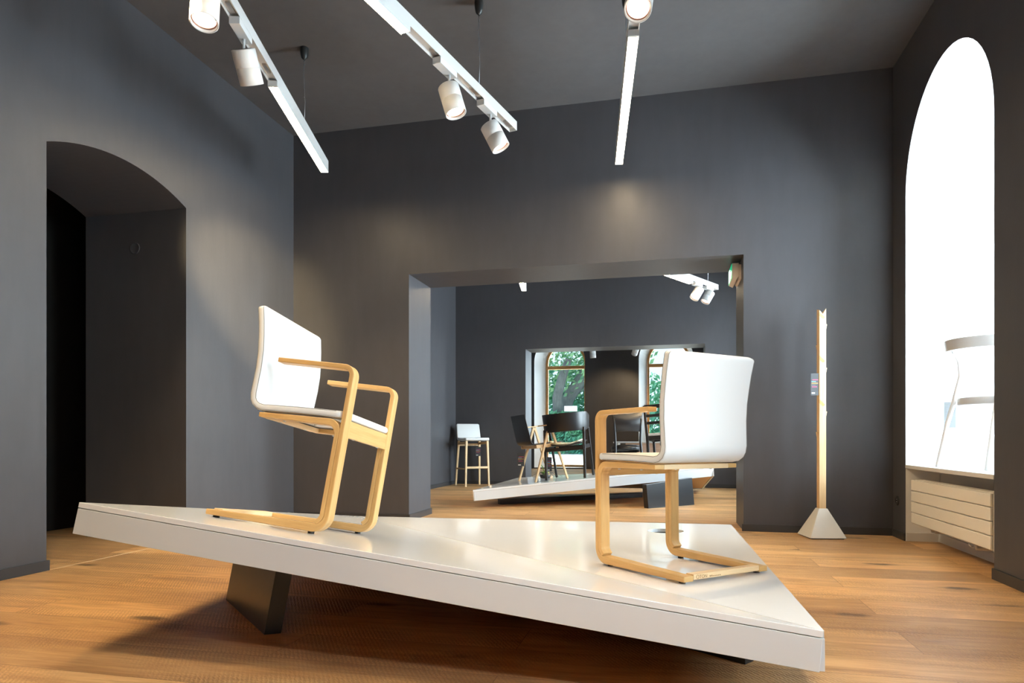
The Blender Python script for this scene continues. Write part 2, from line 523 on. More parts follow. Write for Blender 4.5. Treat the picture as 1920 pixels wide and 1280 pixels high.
# left wall with the segmental arch, 0.94 m thick
sag, half = 0.130, 0.597
R = (half * half + sag * sag) / (2 * sag); ac = 3.855; zc = 2.712 - R
aa = math.degrees(math.asin(half / R))
arch = [(ac + R * math.sin(math.radians(aa - 2 * aa * i / 24)), zc + R * math.cos(math.radians(aa - 2 * aa * i / 24))) for i in range(25)]
poly = [(XL, Y0, 0), (XL, ac - half, 0)] + [(XL, y, z) for y, z in reversed(arch)] + [(XL, ac + half, 0), (XL, YB + 0.02, 0), (XL, YB + 0.02, CZ), (XL, Y0, CZ)]
struct(MB().prism(poly, (-0.94, 0, 0)).build('wall_left', M['wall']))
# the lobby behind the arch, its darkness put into near-black walls
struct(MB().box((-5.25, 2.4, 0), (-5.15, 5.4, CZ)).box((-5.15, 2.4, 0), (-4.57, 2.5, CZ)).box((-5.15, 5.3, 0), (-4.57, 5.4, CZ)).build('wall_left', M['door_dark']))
dr = struct(MB().box((-5.15, 3.55, 0), (-5.12, 4.45, 2.1)).build('door_1', M['door_dark'], bevel=.004))
MB().box((-5.15, 3.47, 0), (-5.11, 3.54, 2.18)).box((-5.15, 4.46, 0), (-5.11, 4.53, 2.18)).box((-5.15, 3.47, 2.11), (-5.11, 4.53, 2.18)).build('door_frame', M['black_lam'], dr)
MB().tube([(-5.12, 4.36, 1.02), (-5.07, 4.36, 1.02), (-5.07, 4.24, 1.02)], 0.009).build('door_handle', M['black_lam'], dr)

# back wall with the wide passage, 0.6 m thick
OX0, OX1, OZ = -2.40, 0.65, 2.367
wall_y('wall_back', YB, YB + 0.6, XL - 0.9, XR + 1.0, [], notch=(OX0, OX1, OZ))
wall_y('wall_back', 11.0, 11.5, -4.5, XR + 1.0, [], notch=(-2.31, 0.613, 2.297))
wall_y('wall_behind', Y0, Y0 - 0.1, XL - 0.9, XR + 1.0, [])
struct(MB().box((-3.75, 6.58, 0), (-3.55, 11.0, CZ)).build('wall_left', M['wall']))
struct(MB().box((-4.3, 11.5, 0), (-4.1, 16.9, CZ)).build('wall_left', M['wall']))
struct(MB().box((XL, 11.5, -0.1), (-4.1, 17.6, 0)).build('floor', M['floor']))


# right wall: niche skin (0.25 m) + outer skin, arched bays
def bay(cy, w=0.71, z0=0.0, zs=2.655, n=28):
    return [(cy - w, z0), (cy + w, z0)] + arc_pts(cy, zs, w, 0, 180, n)


def bays(cys, **k): return [bay(c, **k) for c in cys]


CY = [-1.6, 1.55, 4.98]
# front skin, holes reach the floor: build from pieces so that the niche is open at the bottom
def right_front(name, ya, yb, cys):
    poly = [(XR, ya, 0)]
    for c in sorted(cys):
        poly += [(XR, c - .71, 0)] + [(XR, y, z) for y, z in arc_pts(c, 2.655, .71, 180, 0, 28)] + [(XR, c + .71, 0)]
    poly += [(XR, yb, 0), (XR, yb, CZ), (XR, ya, CZ)]
    o = MB()
    flat = [Vector(p) for p in poly]; n = len(flat)
    tris = tessellate_polygon([flat]); top = [p + Vector((0.25, 0, 0)) for p in flat]
    o.add(flat + top, [tuple(t) for t in tris] + [tuple(i + n for i in t) for t in tris])
    for i in range(n):
        j = (i + 1) % n
        inside = any(abs(flat[i].y - c) <= .7101 and abs(flat[j].y - c) <= .7101 for c in cys)
        o.add([flat[i], flat[j], top[j], top[i]], [(0, 1, 2, 3)], None, 1 if inside else 0)
    return struct(o.build(name, [M['wall'], M['white_wall']]))


right_front('wall_right', Y0, YB + 0.02, CY)
right_front('wall_right', 6.58, 11.0, [7.9, 9.9])
right_front('wall_right', 11.5, 17.5, [13.2])  # unseen window bay added to let light into the third room
for ya, yb, cys in ((Y0, YB + .02, CY), (6.58, 11.0, [7.9, 9.9]), (11.5, 17.5, [13.2])):
    fh = bays(cys, z0=0.585); bh = bays(cys, w=0.66, z0=0.585)
    wall_x('wall_right', XR + 0.25, XR + 0.94, ya, yb, fh, 'white_wall', bh)

# windows of the right wall (frames at the outside of the bays)
def arched_window(idx, c, axis, pos, w, z0, zs, thick, bar_z, mat_frame, mull=True, bar=True):
    """axis 'x': window in a plane X=pos, c is its centre Y; axis 'y': plane Y=pos, c is its centre X"""
    def P(a, z, d): return (pos + d, a, z) if axis == 'x' else (a, pos + d, z)
    outer = [(c - w, z0), (c + w, z0)] + arc_pts(c, zs, w, 0, 180, 28)
    wi = w - thick
    inner = [(c - wi, z0 + thick), (c + wi, z0 + thick)] + arc_pts(c, zs, wi, 0, 180, 28)
    fr = MB().prism([P(a, z, 0) for a, z in outer], P(0, 0, 0.07) if False else ((0.07, 0, 0) if axis == 'x' else (0, 0.07, 0)), [[P(a, z, 0) for a, z in inner]])
    root = struct(fr.build('window_%d' % idx, mat_frame, bevel=.004))
    b = MB()
    if bar:
        lo = P(c - wi, bar_z, -0.005); hi = P(c + wi, bar_z + .085, 0.075)
        b.box(tuple(min(i, j) for i, j in zip(lo, hi)), tuple(max(i, j) for i, j in zip(lo, hi)))
        b.build('transom', mat_frame, root, bevel=.004)
    if mull:
        b = MB(); lo = P(c - .025, z0 + thick, 0.0); hi = P(c + .025, bar_z, .06)
        b.box(tuple(min(i, j) for i, j in zip(lo, hi)), tuple(max(i, j) for i, j in zip(lo, hi)))
        b.build('mullion', mat_frame, root, bevel=.004)
    pn = MB().prism([P(a, z, 0.03) for a, z in inner], (0.006, 0, 0) if axis == 'x' else (0, 0.006, 0))
    pn.build('pane', M['glass'], root)
    return root


for i, c in enumerate(CY + [7.9, 9.9, 13.2]):  # the last one is the added window of the third room
    arched_window(i + 3, c, 'x', XR + 0.86, 0.665, 0.585, 2.655, 0.06, 2.5, M['frame_wood'])
    # sill board over the radiator niche
    struct(MB().box((XR - 0.004, c - 0.708, 0.562), (XR + 0.88, c + 0.708, 0.590)).build('trim_2', M['white_metal'], bevel=.003))
    struct(MB().box((XR + 0.236, c - 0.708, 0.0), (XR + 0.2485, c + 0.708, 0.561)).build('trim_3', M['white_metal']))
    struct(MB().box((XR + 0.0, c + 0.697, 0.0), (XR + 0.236, c + 0.708, 0.066)).box((XR + 0.225, c - 0.70, 0.0), (XR + 0.237, c + 0.70, 0.066)).build('baseboard_right', M['white_metal'], bevel=.002))

# skirtings (anthracite, 60 mm)
BH = 0.062
def skirt(name, boxes):
    b = MB()
    for lo, hi in boxes: b.box(lo, hi)
    return struct(b.build(name, M['skirt'], bevel=0.002))


skirt('baseboard_left', [((XL, Y0, 0), (XL + .013, ac - half + .004, BH)), ((XL - .9, ac - half - .001, 0), (XL + .013, ac - half + .012, BH))])
skirt('baseboard_left', [((XL, ac + half, 0), (XL + .013, YB - .002, BH)), ((XL - .9, ac + half - .012, 0), (XL, ac + half + .001, BH))])
skirt('baseboard_back', [((XL + .013, YB - .013, 0), (OX0 + .013, YB + .001, BH)), ((OX0 - .001, YB, 0), (OX0 + .013, YB + .613, BH))])
skirt('baseboard_back', [((OX1 - .013, YB - .013, 0), (XR - .002, YB + .001, BH))])
skirt('baseboard_right', [((XR - .013, CY[2] + .71, 0), (XR + .001, YB - .014, BH))])
skirt('baseboard_right', [((XR - .013, CY[1] + .71, 0), (XR + .001, CY[2] - .709, BH))])
skirt('baseboard_right', [((XR - .013, CY[0] + .71, 0), (XR + .001, CY[1] - .71, BH))])
skirt('baseboard_back', [((-3.55, 10.987, 0), (-2.31, 11.001, BH))])
skirt('baseboard_back', [((0.613, 10.987, 0), (XR, 11.001, BH))])
skirt('baseboard_left', [((-3.551, 6.59, 0), (-3.537, 10.986, BH))])

# far wall of the third room with two tall arched windows
def tall(c, w, z0=0.03): return [(c - w, z0), (c + w, z0)] + arc_pts(c, 2.75, w, 0, 180, 24)


WX = [-2.645, 0.006]; WF = [-2.555, 0.075]
wall_y('wall_back', 16.8, 17.45, -4.5, XR + 1.0, [tall(c, 0.655) for c in WX], back_holes=[tall(c, 0.53) for c in WF], side='white_wall')
for i, c in enumerate(WF):
    arched_window(i + 1, c, 'y', 17.36, 0.535, 0.03, 2.75, 0.055, 2.60, M['frame_wood'], mull=False)
skirt('baseboard_back', [((WX[0] + .66, 16.787, 0), (WX[1] - .66, 16.801, BH))])

# ================================================================== OUTSIDE
struct(MB().box((-30, 17.6, -0.12), (30, 33, -0.02)).build('floor', M['paving']))


def leaves(center, rad, n, size, seed, flat=1.0):
    rnd = random.Random(seed); b = MB()
    vs = []; fs = []
    for i in range(n):
        while True:
            p = Vector((rnd.uniform(-1, 1), rnd.uniform(-1, 1), rnd.uniform(-1, 1)))
            if 0.15 < p.length < 1: break
        p = Vector((p.x * rad[0], p.y * rad[1], p.z * rad[2])) + Vector(center)
        a = Vector((rnd.gauss(0, 1), rnd.gauss(0, 1), rnd.gauss(0, 1))).normalized()
        c = a.orthogonal().normalized(); d = a.cross(c)
        s = size * rnd.uniform(.6, 1.4)
        k = len(vs)
        vs += [p - c * s, p + d * s * .5, p + c * s, p - d * s * .5]
        fs.append((k, k + 1, k + 2, k + 3))
    return b.add(vs, fs)


def tree(loc, trunk, crowns, label, seed):
    r = empty('tree', loc, label, 'tree', None)
    tb = MB()
    for path, rr in trunk: tb.tube(path, rr, 12)
    tb.build('trunk', M['bark'], r)
    cb = MB()
    for k, (c, rad, n) in enumerate(crowns):
        q = leaves(c, rad, n, 0.16, seed + k); cb.add(q.v, q.f)
    cb.build('foliage', M['leaf'], r, weld=False)


tree((-5.40, 34.5, -0.1), [([(0, 0, 0), (-0.1, 0, 2.0), (-0.15, 0, 3.0), (0.1, 0, 4.0), (0.45, 0, 5.0)], [0.32, .28, .26, .24, .18])],
     [((0.2, 1.8, 5.4), (3.2, 2.2, 2.4), 1200), ((0.4, 2.5, 8.5), (3.8, 2.4, 2.0), 350)], 'dark-trunked street tree left of centre in the left far window', 11)
tree((-4.3, 36.0, -0.1), [([(-1.3, 0, 0), (-1.2, 0, 1.8), (-0.9, 0, 3.0), (-.3, 0, 3.9), (.3, 0, 4.7), (1.3, 0, 6.0)], [0.42, .38, .34, .34, .30, .2]), ([(-.9, 0, 2.9), (-.5, .2, 3.4), (.5, .2, 3.9)], [.22, .18, .12])],
     [((1.0, 1.5, 6.0), (3.0, 2.2, 2.6), 1300), ((0.0, 2.0, 9.0), (3.6, 2.4, 2.2), 700)], 'leaning grey street tree against the right edge of the left far window', 31)
hb = MB()
q = leaves((-5.2, 33.9, 0.85), (4.6, 0.7, 1.35), 9000, 0.10, 5); hb.add(q.v, q.f)
q = leaves((-4.6, 38.2, 2.0), (6.5, 0.8, 3.2), 6000, 0.20, 6); hb.add(q.v, q.f)
tag(hb.build('hedge', M['hedge'], weld=False), 'dense green hedge beyond the bright paving outside the far window', 'hedge')
nt = MB().box((-2.60, 17.33, 1.49), (-2.26, 17.336, 1.63)).build('notice', M['notice'])
tag(nt, 'blank white notice hanging in the left far window', 'notice')
nt.location.y = 0.0

# ================================================================== DAIS 1
A = Vector((-2.093, 2.007, 0.564)); B = Vector((0.436, 2.012, 0.257)); C = Vector((0.427, 4.649, 0.219)); E = Vector((-2.279, 4.685, 0.199))


def plane_n(a, b, c):
    n = (b - a).cross(c - a).normalized()
    return n if n.z > 0 else -n


def dais(name, A, B, C, E, nL, nR, label, cat, th=0.116, hole=None, creased=True, raw=False):
    root = empty(name, Matrix.Translation((A + B + C + E) / 4 * 1.0 - Vector((0, 0, ((A + B + C + E) / 4).z))), label, cat)
    mi = root.matrix_world.inverted()
    def L(p): return mi @ Vector(p)
    pt = 0.020
    def inset(tri, d):
        c = sum(tri, Vector()) / len(tri); out = []
        n = len(tri)
        nn = plane_n(*tri[:3])
        for i in range(n):
            p0, p1, p2 = tri[i - 1], tri[i], tri[(i + 1) % n]
            e1 = (p1 - p0).normalized(); e2 = (p2 - p1).normalized()
            m1 = nn.cross(e1); m1 = m1 if m1.dot(c - p1) > 0 else -m1
            m2 = nn.cross(e2); m2 = m2 if m2.dot(c - p1) > 0 else -m2
            k = d / max(0.2, (1 + m1.dot(m2)))
            out.append(p1 + (m1 + m2) * k)
        return out
    t1 = inset([A, B, E], 0.0016); t2 = inset([B, C, E], 0.0016)
    o = MB().prism([L(p) for p in t1], -nL * pt).build('top_panel', M['dais'], root, bevel=.0015)
    hs = []
    if hole:
        hc, hr = hole; hc = Vector(hc)
        hs = [[L(hc + Vector((hr * math.cos(2 * PI * k / 40), hr * math.sin(2 * PI * k / 40), 0)) - nR * 0) for k in range(40)]]
        hs = [[Vector((p.x, p.y, L(B).z - (nR.x * (p.x - L(B).x) + nR.y * (p.y - L(B).y)) / nR.z)) for p in hs[0]]]
    MB().prism([L(p) for p in t2], -nR * pt, hs).build('top_panel', M['dais'], root)
    if hole:
        MB().prism([p - nR * .0202 for p in hs[0]], -nR * .05, [[p + (sum(hs[0], Vector()) / 40 - p) * .06 - nR * .0202 for p in hs[0]]]).build('hole_shade_wall', M['dais_in'], root)  # black liner and disc below paint the shade in the hole
        MB().prism([p - nR * .040 for p in hs[0]], -nR * .002).build('hole_shade_disc', M['dais_in'], root)
    P0, P1 = (B, E)
    dd = (P1 - P0).normalized(); ww = nR.cross(dd).normalized() * .0015; dn = -(nL + nR).normalized() * .0004
    P0 = P0 + dd * .05
    MB().prism([L(P0 + ww + dn), L(P1 + ww + dn), L(P1 - ww + dn), L(P0 - ww + dn)], -nR * .015).build('joint_strip', M['groove'], root)
    mid_ = (A + B + C + E) / 4
    # recessed core that shows as the shadow groove and closes the underside
    c1 = inset([A, B, E], 0.0005); c2 = inset([B, C, E], 0.0005)
    sk_ = .006
    MB().prism([L(p - nL * pt) + (L(mid_) - L(p)) * sk_ for p in c1], -nL * 0.006).prism([L(p - nR * pt) + (L(mid_) - L(p)) * sk_ for p in c2], -nR * 0.006, [[p - nR * pt for p in hs[0]]] if hs else []).build('shadow_groove', M['groove'], root)
    # side panels hang below the top, each square to its own facet
    def panel(P, Q, n, inward):
        d = (Q - P).normalized(); w = n.cross(d).normalized()
        w = w if w.dot(inward - P) > 0 else -w
        P = P + d * 0.004; Q = Q - d * 0.004
        a = P - n * 0.0222 ; b = Q - n * 0.0222
        vs = [a, b, b - n * (th - .0235), a - n * (th - .0235)]
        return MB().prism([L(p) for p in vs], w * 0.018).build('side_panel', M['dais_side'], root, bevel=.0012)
    mid = (A + B + C + E) / 4
    panel(A, B, nL, mid); panel(B, C, nR, mid); panel(C, E, nR, mid); panel(E, A, nL, mid)
    u1 = inset([A, B, E], 0.019); u2 = inset([B, C, E], 0.019)
    MB().prism([L(p - nL * (th - .012)) for p in u1], nL * 0.010).prism([L(p - nR * (th - .012)) for p in u2], nR * 0.010).build('underside_board', M['raw'], root)
    return root, L


nL1 = plane_n(A, B, E); nR1 = plane_n(B, C, E)
d1, L1 = dais('display_platform', A, B, C, E, nL1, nR1, 'large white faceted tilted display platform in the foreground carrying the two white armchairs', 'platform', hole=((0.0, 4.222, 0.22), 0.11))


def plinth(root, L, foot, n, P, off, name='support_plate'):
    """foot: 4 floor corners; side edges run along n until they meet the underside"""
    top = []
    for f in foot:
        f = Vector(f); t = (n.dot(P - n * off) - n.dot(f)) / n.dot(n); top.append(f + n * t)
    b = MB().rings([[L(Vector(p)) for p in foot], [L(p) for p in top]], smooth=False)
    return b.build(name, M['black_lam'], root, bevel=.0015)


plinth(d1, L1, [(-2.115, 2.871, 0), (-1.586, 2.394, 0), (-1.531, 2.429, 0), (-2.060, 2.906, 0)], nL1, B, 0.110)
plinth(d1, L1, [(0.273, 2.461, 0), (-0.95, 3.336, 0), (-0.915, 3.385, 0), (0.308, 2.510, 0)], nR1, B, 0.110)

# ================================================================== CANTILEVER ARMCHAIRS
def fillet(pts, rads, n=7):
    """round the corners of an open polyline in 2D; points tagged on exit"""
    out = [pts[0]]
    for i in range(1, len(pts) - 1):
        p0, p1, p2 = Vector(pts[i - 1]), Vector(pts[i]), Vector(pts[i + 1]); r = rads[i - 1]
        a = (p0 - p1).normalized(); b = (p2 - p1).normalized()
        ang = a.angle(b); t = r / math.tan(ang / 2); c = p1 + (a + b).normalized() * (r / math.sin(ang / 2))
        s = p1 + a * t - c; e = p1 + b * t - c
        a0 = math.atan2(s.y, s.x); a1 = math.atan2(e.y, e.x); da = (a1 - a0 + PI) % (2 * PI) - PI
        for k in range(n + 1):
            q = a0 + da * k / n; out.append((c.x + r * math.cos(q), c.y + r * math.sin(q)))
    out.append(pts[-1])
    return out


def rr_ring(hw, ht, center, tdir, ndir, r):
    """rounded-rectangle ring: half width along x, half thickness along ndir"""
    pts = []
    r = min(r, ht * .98, hw * .98)
    for sx, sz, a0 in ((1, 1, 0), (-1, 1, 90), (-1, -1, 180), (1, -1, 270)):
        for k in range(4):
            a = math.radians(a0 + 30 * k)
            x = sx * (hw - r) + r * math.cos(a); z = sz * (ht - r) + r * math.sin(a)
            pts.append(Vector((x, 0, 0)) + center + ndir * z)
    return pts


def shell_mesh(center_path, hw, ht, rnd=0.011):
    P = [Vector((0, y, z)) for y, z in center_path]; n = len(P); R_ = []
    for i in range(n):
        t = (P[min(i + 1, n - 1)] - P[max(i - 1, 0)]).normalized(); nn = Vector((0, -t.z, t.y))
        R_.append(rr_ring(hw[i], ht[i], P[i], t, nn, rnd))
    return MB().rings(R_)


WH = 0.234; LW = 0.050
def cantilever_chair(mx, label):
    root = empty('armchair', mx, label, 'armchair', 'white cantilever armchairs on the big platform')
    # outer lamination: arm - front leg - floor runner, two side loops
    for sg in (-1, 1):
        x0, x1 = sorted((sg * WH, sg * (WH - LW)))
        path = fillet([(-0.347, 0.6645), (-0.0105, 0.6645), (-0.0105, 0.019), (-0.540, 0.0125)], [0.036, 0.052])
        n = len(path); half = []
        for y, z in path:
            if z > 0.3: half.append(0.0100)
            elif y > -0.06: half.append(0.0105 + 0.006 * max(0, min(1, (-0.0105 - y) / 0.05)))
            else: half.append(0.0165 - 0.0055 * min(1, (-y - 0.06) / 0.48))
        side = MB().ribbon(path, half, x0, x1)
        so = side.build('side_frame', M['beech'], root, bevel=.003)
        # inner lamination: from the floor bend up the leg and back under the seat
        p2 = fillet([(-0.052, 0.040), (-0.0305, 0.060), (-0.0305, 0.4375), (-0.386, 0.4315)], [0.03, 0.042])
        h2 = [0.0095 if z < 0.40 else 0.0095 + 0.004 * (1 - min(1, max(0, (-y - .05) / .3))) for y, z in p2]
        MB().ribbon(p2, h2, x0, x1).build('seat_rail', M['beech'], root, bevel=.0025)
        for yy in (-0.075, -0.505):
            MB().lathe([(0.011, 0.004), (0.013, 0.0), (0.013, -0.007)], 14, Matrix.Translation((sg * (WH - .025), yy, 0.0))).build('foot_pad', M['foot'], root)
    wi = WH - LW
    MB().beam((-wi, -0.520, 0.0175), (wi, -0.520, 0.0175), 0.040, 0.021, side=(0, 1, 0)).build('floor_crossbar', M['beech_pale'], root, bevel=.002)
    MB().beam((-wi, -0.365, 0.431), (wi, -0.365, 0.431), 0.042, 0.020, side=(0, 1, 0)).build('rear_crossbar', M['beech_pale'], root, bevel=.002)
    MB().box((-wi, -0.022, 0.386), (wi, -0.002, 0.4535)).build('front_apron', M['beech'], root, bevel=.002)
    for x, y in ((-.21, -.14), (-.21, -.28), (.21, -.14), (.21, -.28), (-.1, -.365), (.1, -.365), (-.12, -.012), (.12, -.012)):
        z = 0.4185 if abs(x) > .2 else (0.4205 if y < -.1 else 0.386)
        MB().lathe([(0.006, 0.001), (0.006, -0.002), (0, -.003)], 10, Matrix.Translation((x, y, z))).build('screw', M['screw'], root)
    # burnt-in lettering on the crossbar
    fo = bpy.data.curves.new('lettering', 'FONT'); fo.body = 'TON'; fo.size = 0.019; fo.extrude = 0.0002
    to = bpy.data.objects.new('lettering', fo); me = bpy.data.meshes.new_from_object(to); bpy.data.objects.remove(to); bpy.data.curves.remove(fo)
    me.materials.append(M['brown_ink'])
    lo = bpy.data.objects.new('lettering', me); COL.objects.link(lo); lo.parent = root
    lo.matrix_local = Matrix.Translation((-wi + .030, -0.5404, 0.0105)) @ Matrix.Rotation(PI / 2, 4, 'X')
    sm = MB()
    lo2 = MB()
    lo2.tube([(-wi + .021 + .007 * math.cos(a * PI / 8), -0.5402, .0172 + .007 * math.sin(a * PI / 8)) for a in range(17)], .0009, 5)
    lo2.build('brand_mark', M['brown_ink'], root); lo2 = MB()
    for k in range(7): lo2.box((-wi + .085 + k * .009, -0.5404, .0115), (-wi + .091 + k * .009, -0.540, .0150 + .002 * (k < 2)))
    lo2.build('small_print', M['brown_ink'], root)
    # upholstered shell
    outer = [(0.0, .456), (-.05, .4555), (-.12, .4545), (-.22, .4525), (-.32, .4485), (-.375, .4455), (-.405, .451), (-.428, .466), (-.441, .487), (-.446, .515), (-.4445, .56), (-.4425, .62), (-.446, .69), (-.455, .75), (-.466, .81), (-.478, .86), (-.484, .883)]
    T = 0.030
    P = [Vector(p) for p in outer]; cen = []
    for i, p in enumerate(P):
        t = (P[min(i + 1, len(P) - 1)] - P[max(i - 1, 0)]).normalized(); nn = Vector((t.y, -t.x))
        if nn.y < 0 and i < 5: nn = -nn
        if i >= 5 and nn.x < 0: nn = -nn
        cen.append(tuple(p + nn * T / 2))
    # lengthwise refinement with rounded ends
    full = []; hws = []; hts = []
    def lerp(a, b, k): return (a[0] + (b[0] - a[0]) * k, a[1] + (b[1] - a[1]) * k)
    front = [(-0.001, .98 - .3, 0.35), (-0.003, .9, 0.7), (-0.008, 1, 0.93), (-0.016, 1, 1.0)]
    for y, kw, kt in front: full.append((y, cen[0][1])); hws.append(wi - .002 - (1 - kw) * .01); hts.append(T / 2 * kt)
    full.append((-0.0225, cen[0][1])); hws.append(wi - .002); hts.append(T / 2)
    for k, (dy, dw) in enumerate(((-.0230, .012), (-.026, .004), (-.032, 0))): full.append((dy - .001, cen[0][1])); hws.append(WH - .001 - dw); hts.append(T / 2)
    for i in range(1, len(cen) - 1):
        full.append(cen[i]); zz = cen[i][1]
        hws.append(WH - .001 + 0.011 * max(0, min(1, (zz - .5) / .38))); hts.append(T / 2)
    a, b = cen[-2], cen[-1]
    for k, dw, kt in ((.35, 0, 1), (.6, .003, .97), (.8, .010, .85), (.93, .020, .62), (1.0, .032, .3)):
        full.append(lerp(a, b, k)); hws.append(.244 - dw); hts.append(T / 2 * kt)
    sh = shell_mesh(full, hws, hts, 0.0105).build('seat_shell', M['white_fab'], root)
    # piped seams along the edges of the shell
    for sg in (-1, 1):
        for side in (1, -1):
            pts = []
            for i in range(8, len(full) - 2):
                t = (Vector(full[min(i + 1, len(full) - 1)]) - Vector(full[i - 1])).normalized(); nn = Vector((-t.y, t.x))
                c = Vector(full[i]) + nn * side * (hts[i] - .0030)
                pts.append((sg * (hws[i] - .0022), c.x, c.y))
            MB().tube(pts, 0.0012, 5).build('seam', M['seam'], sh)
    return root


R_H = math.degrees(2.329)
cantilever_chair(frame(Vector((-0.134, 3.121, 0.0)) + Vector((0, 0, 1)) * (B.z - (nR1.x * (-0.134 - B.x) + nR1.y * (3.121 - B.y)) / nR1.z) + nR1 * .0072, R_H, nR1),
                 'white upholstered cantilever armchair with beech frame seen from behind, on the right of the platform')
zl = B.z - (nL1.x * (-1.283 - B.x) + nL1.y * (2.563 - B.y)) / nL1.z
cantilever_chair(frame(Vector((-1.283, 2.563, zl)) + nL1 * .0072, math.degrees(0.012), nL1),
                 'white upholstered cantilever armchair with beech frame tilted back, on the left part of the platform')

# ================================================================== COAT STAND
def coat_stand(loc, heading, label, group=None):
    r = empty('coat_stand', frame(loc, heading), label, 'coat stand', group)
    b = MB(); k0, k1 = .140, .034
    b.rings([[(-k0, -k0, 0.008), (k0, -k0, 0.008), (k0, k0, 0.008), (-k0, k0, 0.008)], [(-k1, -k1, .232), (k1, -k1, .232), (k1, k1, .232), (-k1, k1, .232)]], smooth=False)
    b.build('base', M['concrete'], r, bevel=.003)
    MB().box((-.125, -.125, 0), (.125, .125, .008)).build('foot_plate', M['foot'], r)
    # square pole, V notch in the top
    h = .0265; z0, z1 = .225, 1.835
    vs = [(-h, -h, z0), (h, -h, z0), (h, h, z0), (-h, h, z0), (-h, -h, z1 - .012), (0, -h, z1 - .045), (h, -h, z1), (h, h, z1 - .012), (0, h, z1 - .045), (-h, h, z1)]
    fs = [(0, 3, 2, 1), (0, 1, 6, 5, 4), (2, 3, 9, 8, 7), (1, 2, 7, 6), (3, 0, 4, 9), (4, 5, 8, 9), (5, 6, 7, 8)]
    MB().add(vs, fs).build('pole', M['oak'], r, bevel=.0015)
    # flush slanted pegs let into the faces, three per side
    for zz in (1.765, 1.415, 1.065):
        g = MB()
        g.add([(-h - .0005, -h - .0012, zz + .012), (-h - .0005, -h - .0012, zz + .042), (h - .010, -h - .0012, zz), (h - .016, -h - .0012, zz - .012), (h - .030, -h - .0012, zz - .014),
               (-h - .0005, -h + .012, zz + .012), (-h - .0005, -h + .012, zz + .042), (h - .010, -h + .012, zz), (h - .016, -h + .012, zz - .012), (h - .030, -h + .012, zz - .014)],
              [(0, 1, 2, 3, 4), (9, 8, 7, 6, 5), (0, 5, 6, 1), (1, 6, 7, 2), (2, 7, 8, 3), (3, 8, 9, 4), (4, 9, 5, 0)])
        g.build('peg', M['frame_wood'], r)
        g = MB().beam((h - .002, 0, zz - .10), (h + .007, 0, zz - .055), .030, .012, side=(0, 1, 0)); g.build('peg', M['oak'], r, bevel=.002)
        g = MB().beam((-h + .002, 0, zz - .27), (-h - .006, 0, zz - .22), .030, .012, side=(0, 1, 0)); g.build('peg', M['oak'], r, bevel=.002)
    return r


coat_stand((1.222, 5.765, 0), 100, 'slim wooden coat stand on a pale pyramid base near the arched window')


def hang_tag(mx, w, h, label, group=None, cat='tag', light_=False, cord=None):
    r = empty('swing_tag', mx, label, cat, group)
    MB().box((-w / 2, -.001, -h), (w / 2, .001, 0)).build('card', M['grey_card' if light_ else 'tag'], r)
    mats = [M['pink'], M['orange'], M['cyan'], M['ink'], M['paper']]
    def line(x0, x1, z0, z1, mi): MB().box((w * x0, -.0016, -h * z0), (w * x1, -.0008, -h * z1)).build('print', mats[mi], r)
    if light_:
        rnd = random.Random(3)
        for k in range(9):
            z = .1 + .095 * k
            line(-.38, -.38 + rnd.uniform(.15, .3), z + .012, z, 3)
            if k % 2: line(.05, rnd.uniform(.2, .4), z + .012, z, 3)
    else:
        for k, (c, a, e) in enumerate(((0, -.3, .45), (2, -.4, .15), (1, -.4, .42), (3, -.4, .1), (0, -.35, .3))):
            line(a, e, .31 + .08 * k, .28 + .08 * k, c)
        line(-.38, .02, .93, .87, 4)
    if cord: MB().tube(cord, .0012, 5).build('cord', M['wire'], r)
    return r


hang_tag(frame((1.158, 5.70, 1.312), 103), .062, .175, 'black brochure tag with coloured print hanging on the coat stand')

# ================================================================== RADIATOR + SOCKETS
rd = empty('radiator', (XR, 4.95, 0.15), 'cream flat-slatted radiator mounted in the niche under the arched window', 'radiator')
y0, y1 = 4.315 - 4.95, 5.575 - 4.95
for k in range(4):
    z = .007 + k * .082
    MB().box((0.0, y0, z), (0.014, y1, z + .077)).build('slat', M['cream_metal'], rd, bevel=.004)
MB().box((0.016, y0 - .006, .0), (0.10, y1 + .004, .325)).build('body', M['cream_metal'], rd, bevel=.004)
g = MB()
for k in range(3): g.box((.022 + k * .025, y0 + .02, .325), (.034 + k * .025, y1 - .02, .334))
g.build('top_grille', M['cream_metal'], rd)
for yy in (y1 - .16, y0 + .13):
    b = MB().prism([(0.02, yy, 0.0), (0.07, yy, 0.0), (0.235, yy, -0.0), (0.235, yy, -.05)], (0, .02, 0)); b.build('bracket', M['cream_metal'], rd)
MB().tube([(0.05, y1 - .26, 0.0), (.05, y1 - .26, -.02), (.235, y1 - .26, -.03)], .010).tube([(0.05, y1 - .33, 0.0), (.05, y1 - .33, -.02), (.235, y1 - .33, -.03)], .010).build('pipe', M['white_metal'], rd)
MB().tube([(0.05, y0 + .30, 0.0), (.05, y0 + .30, -.03), (.235, y0 + .30, -.035)], .012).lathe([(.016, -.012), (.018, 0), (.016, .012)], 12, Matrix.Translation((.05, y0 + .36, -.015)) @ Matrix.Rotation(PI / 2, 4, 'X')).build('valve', M['white_metal'], rd)

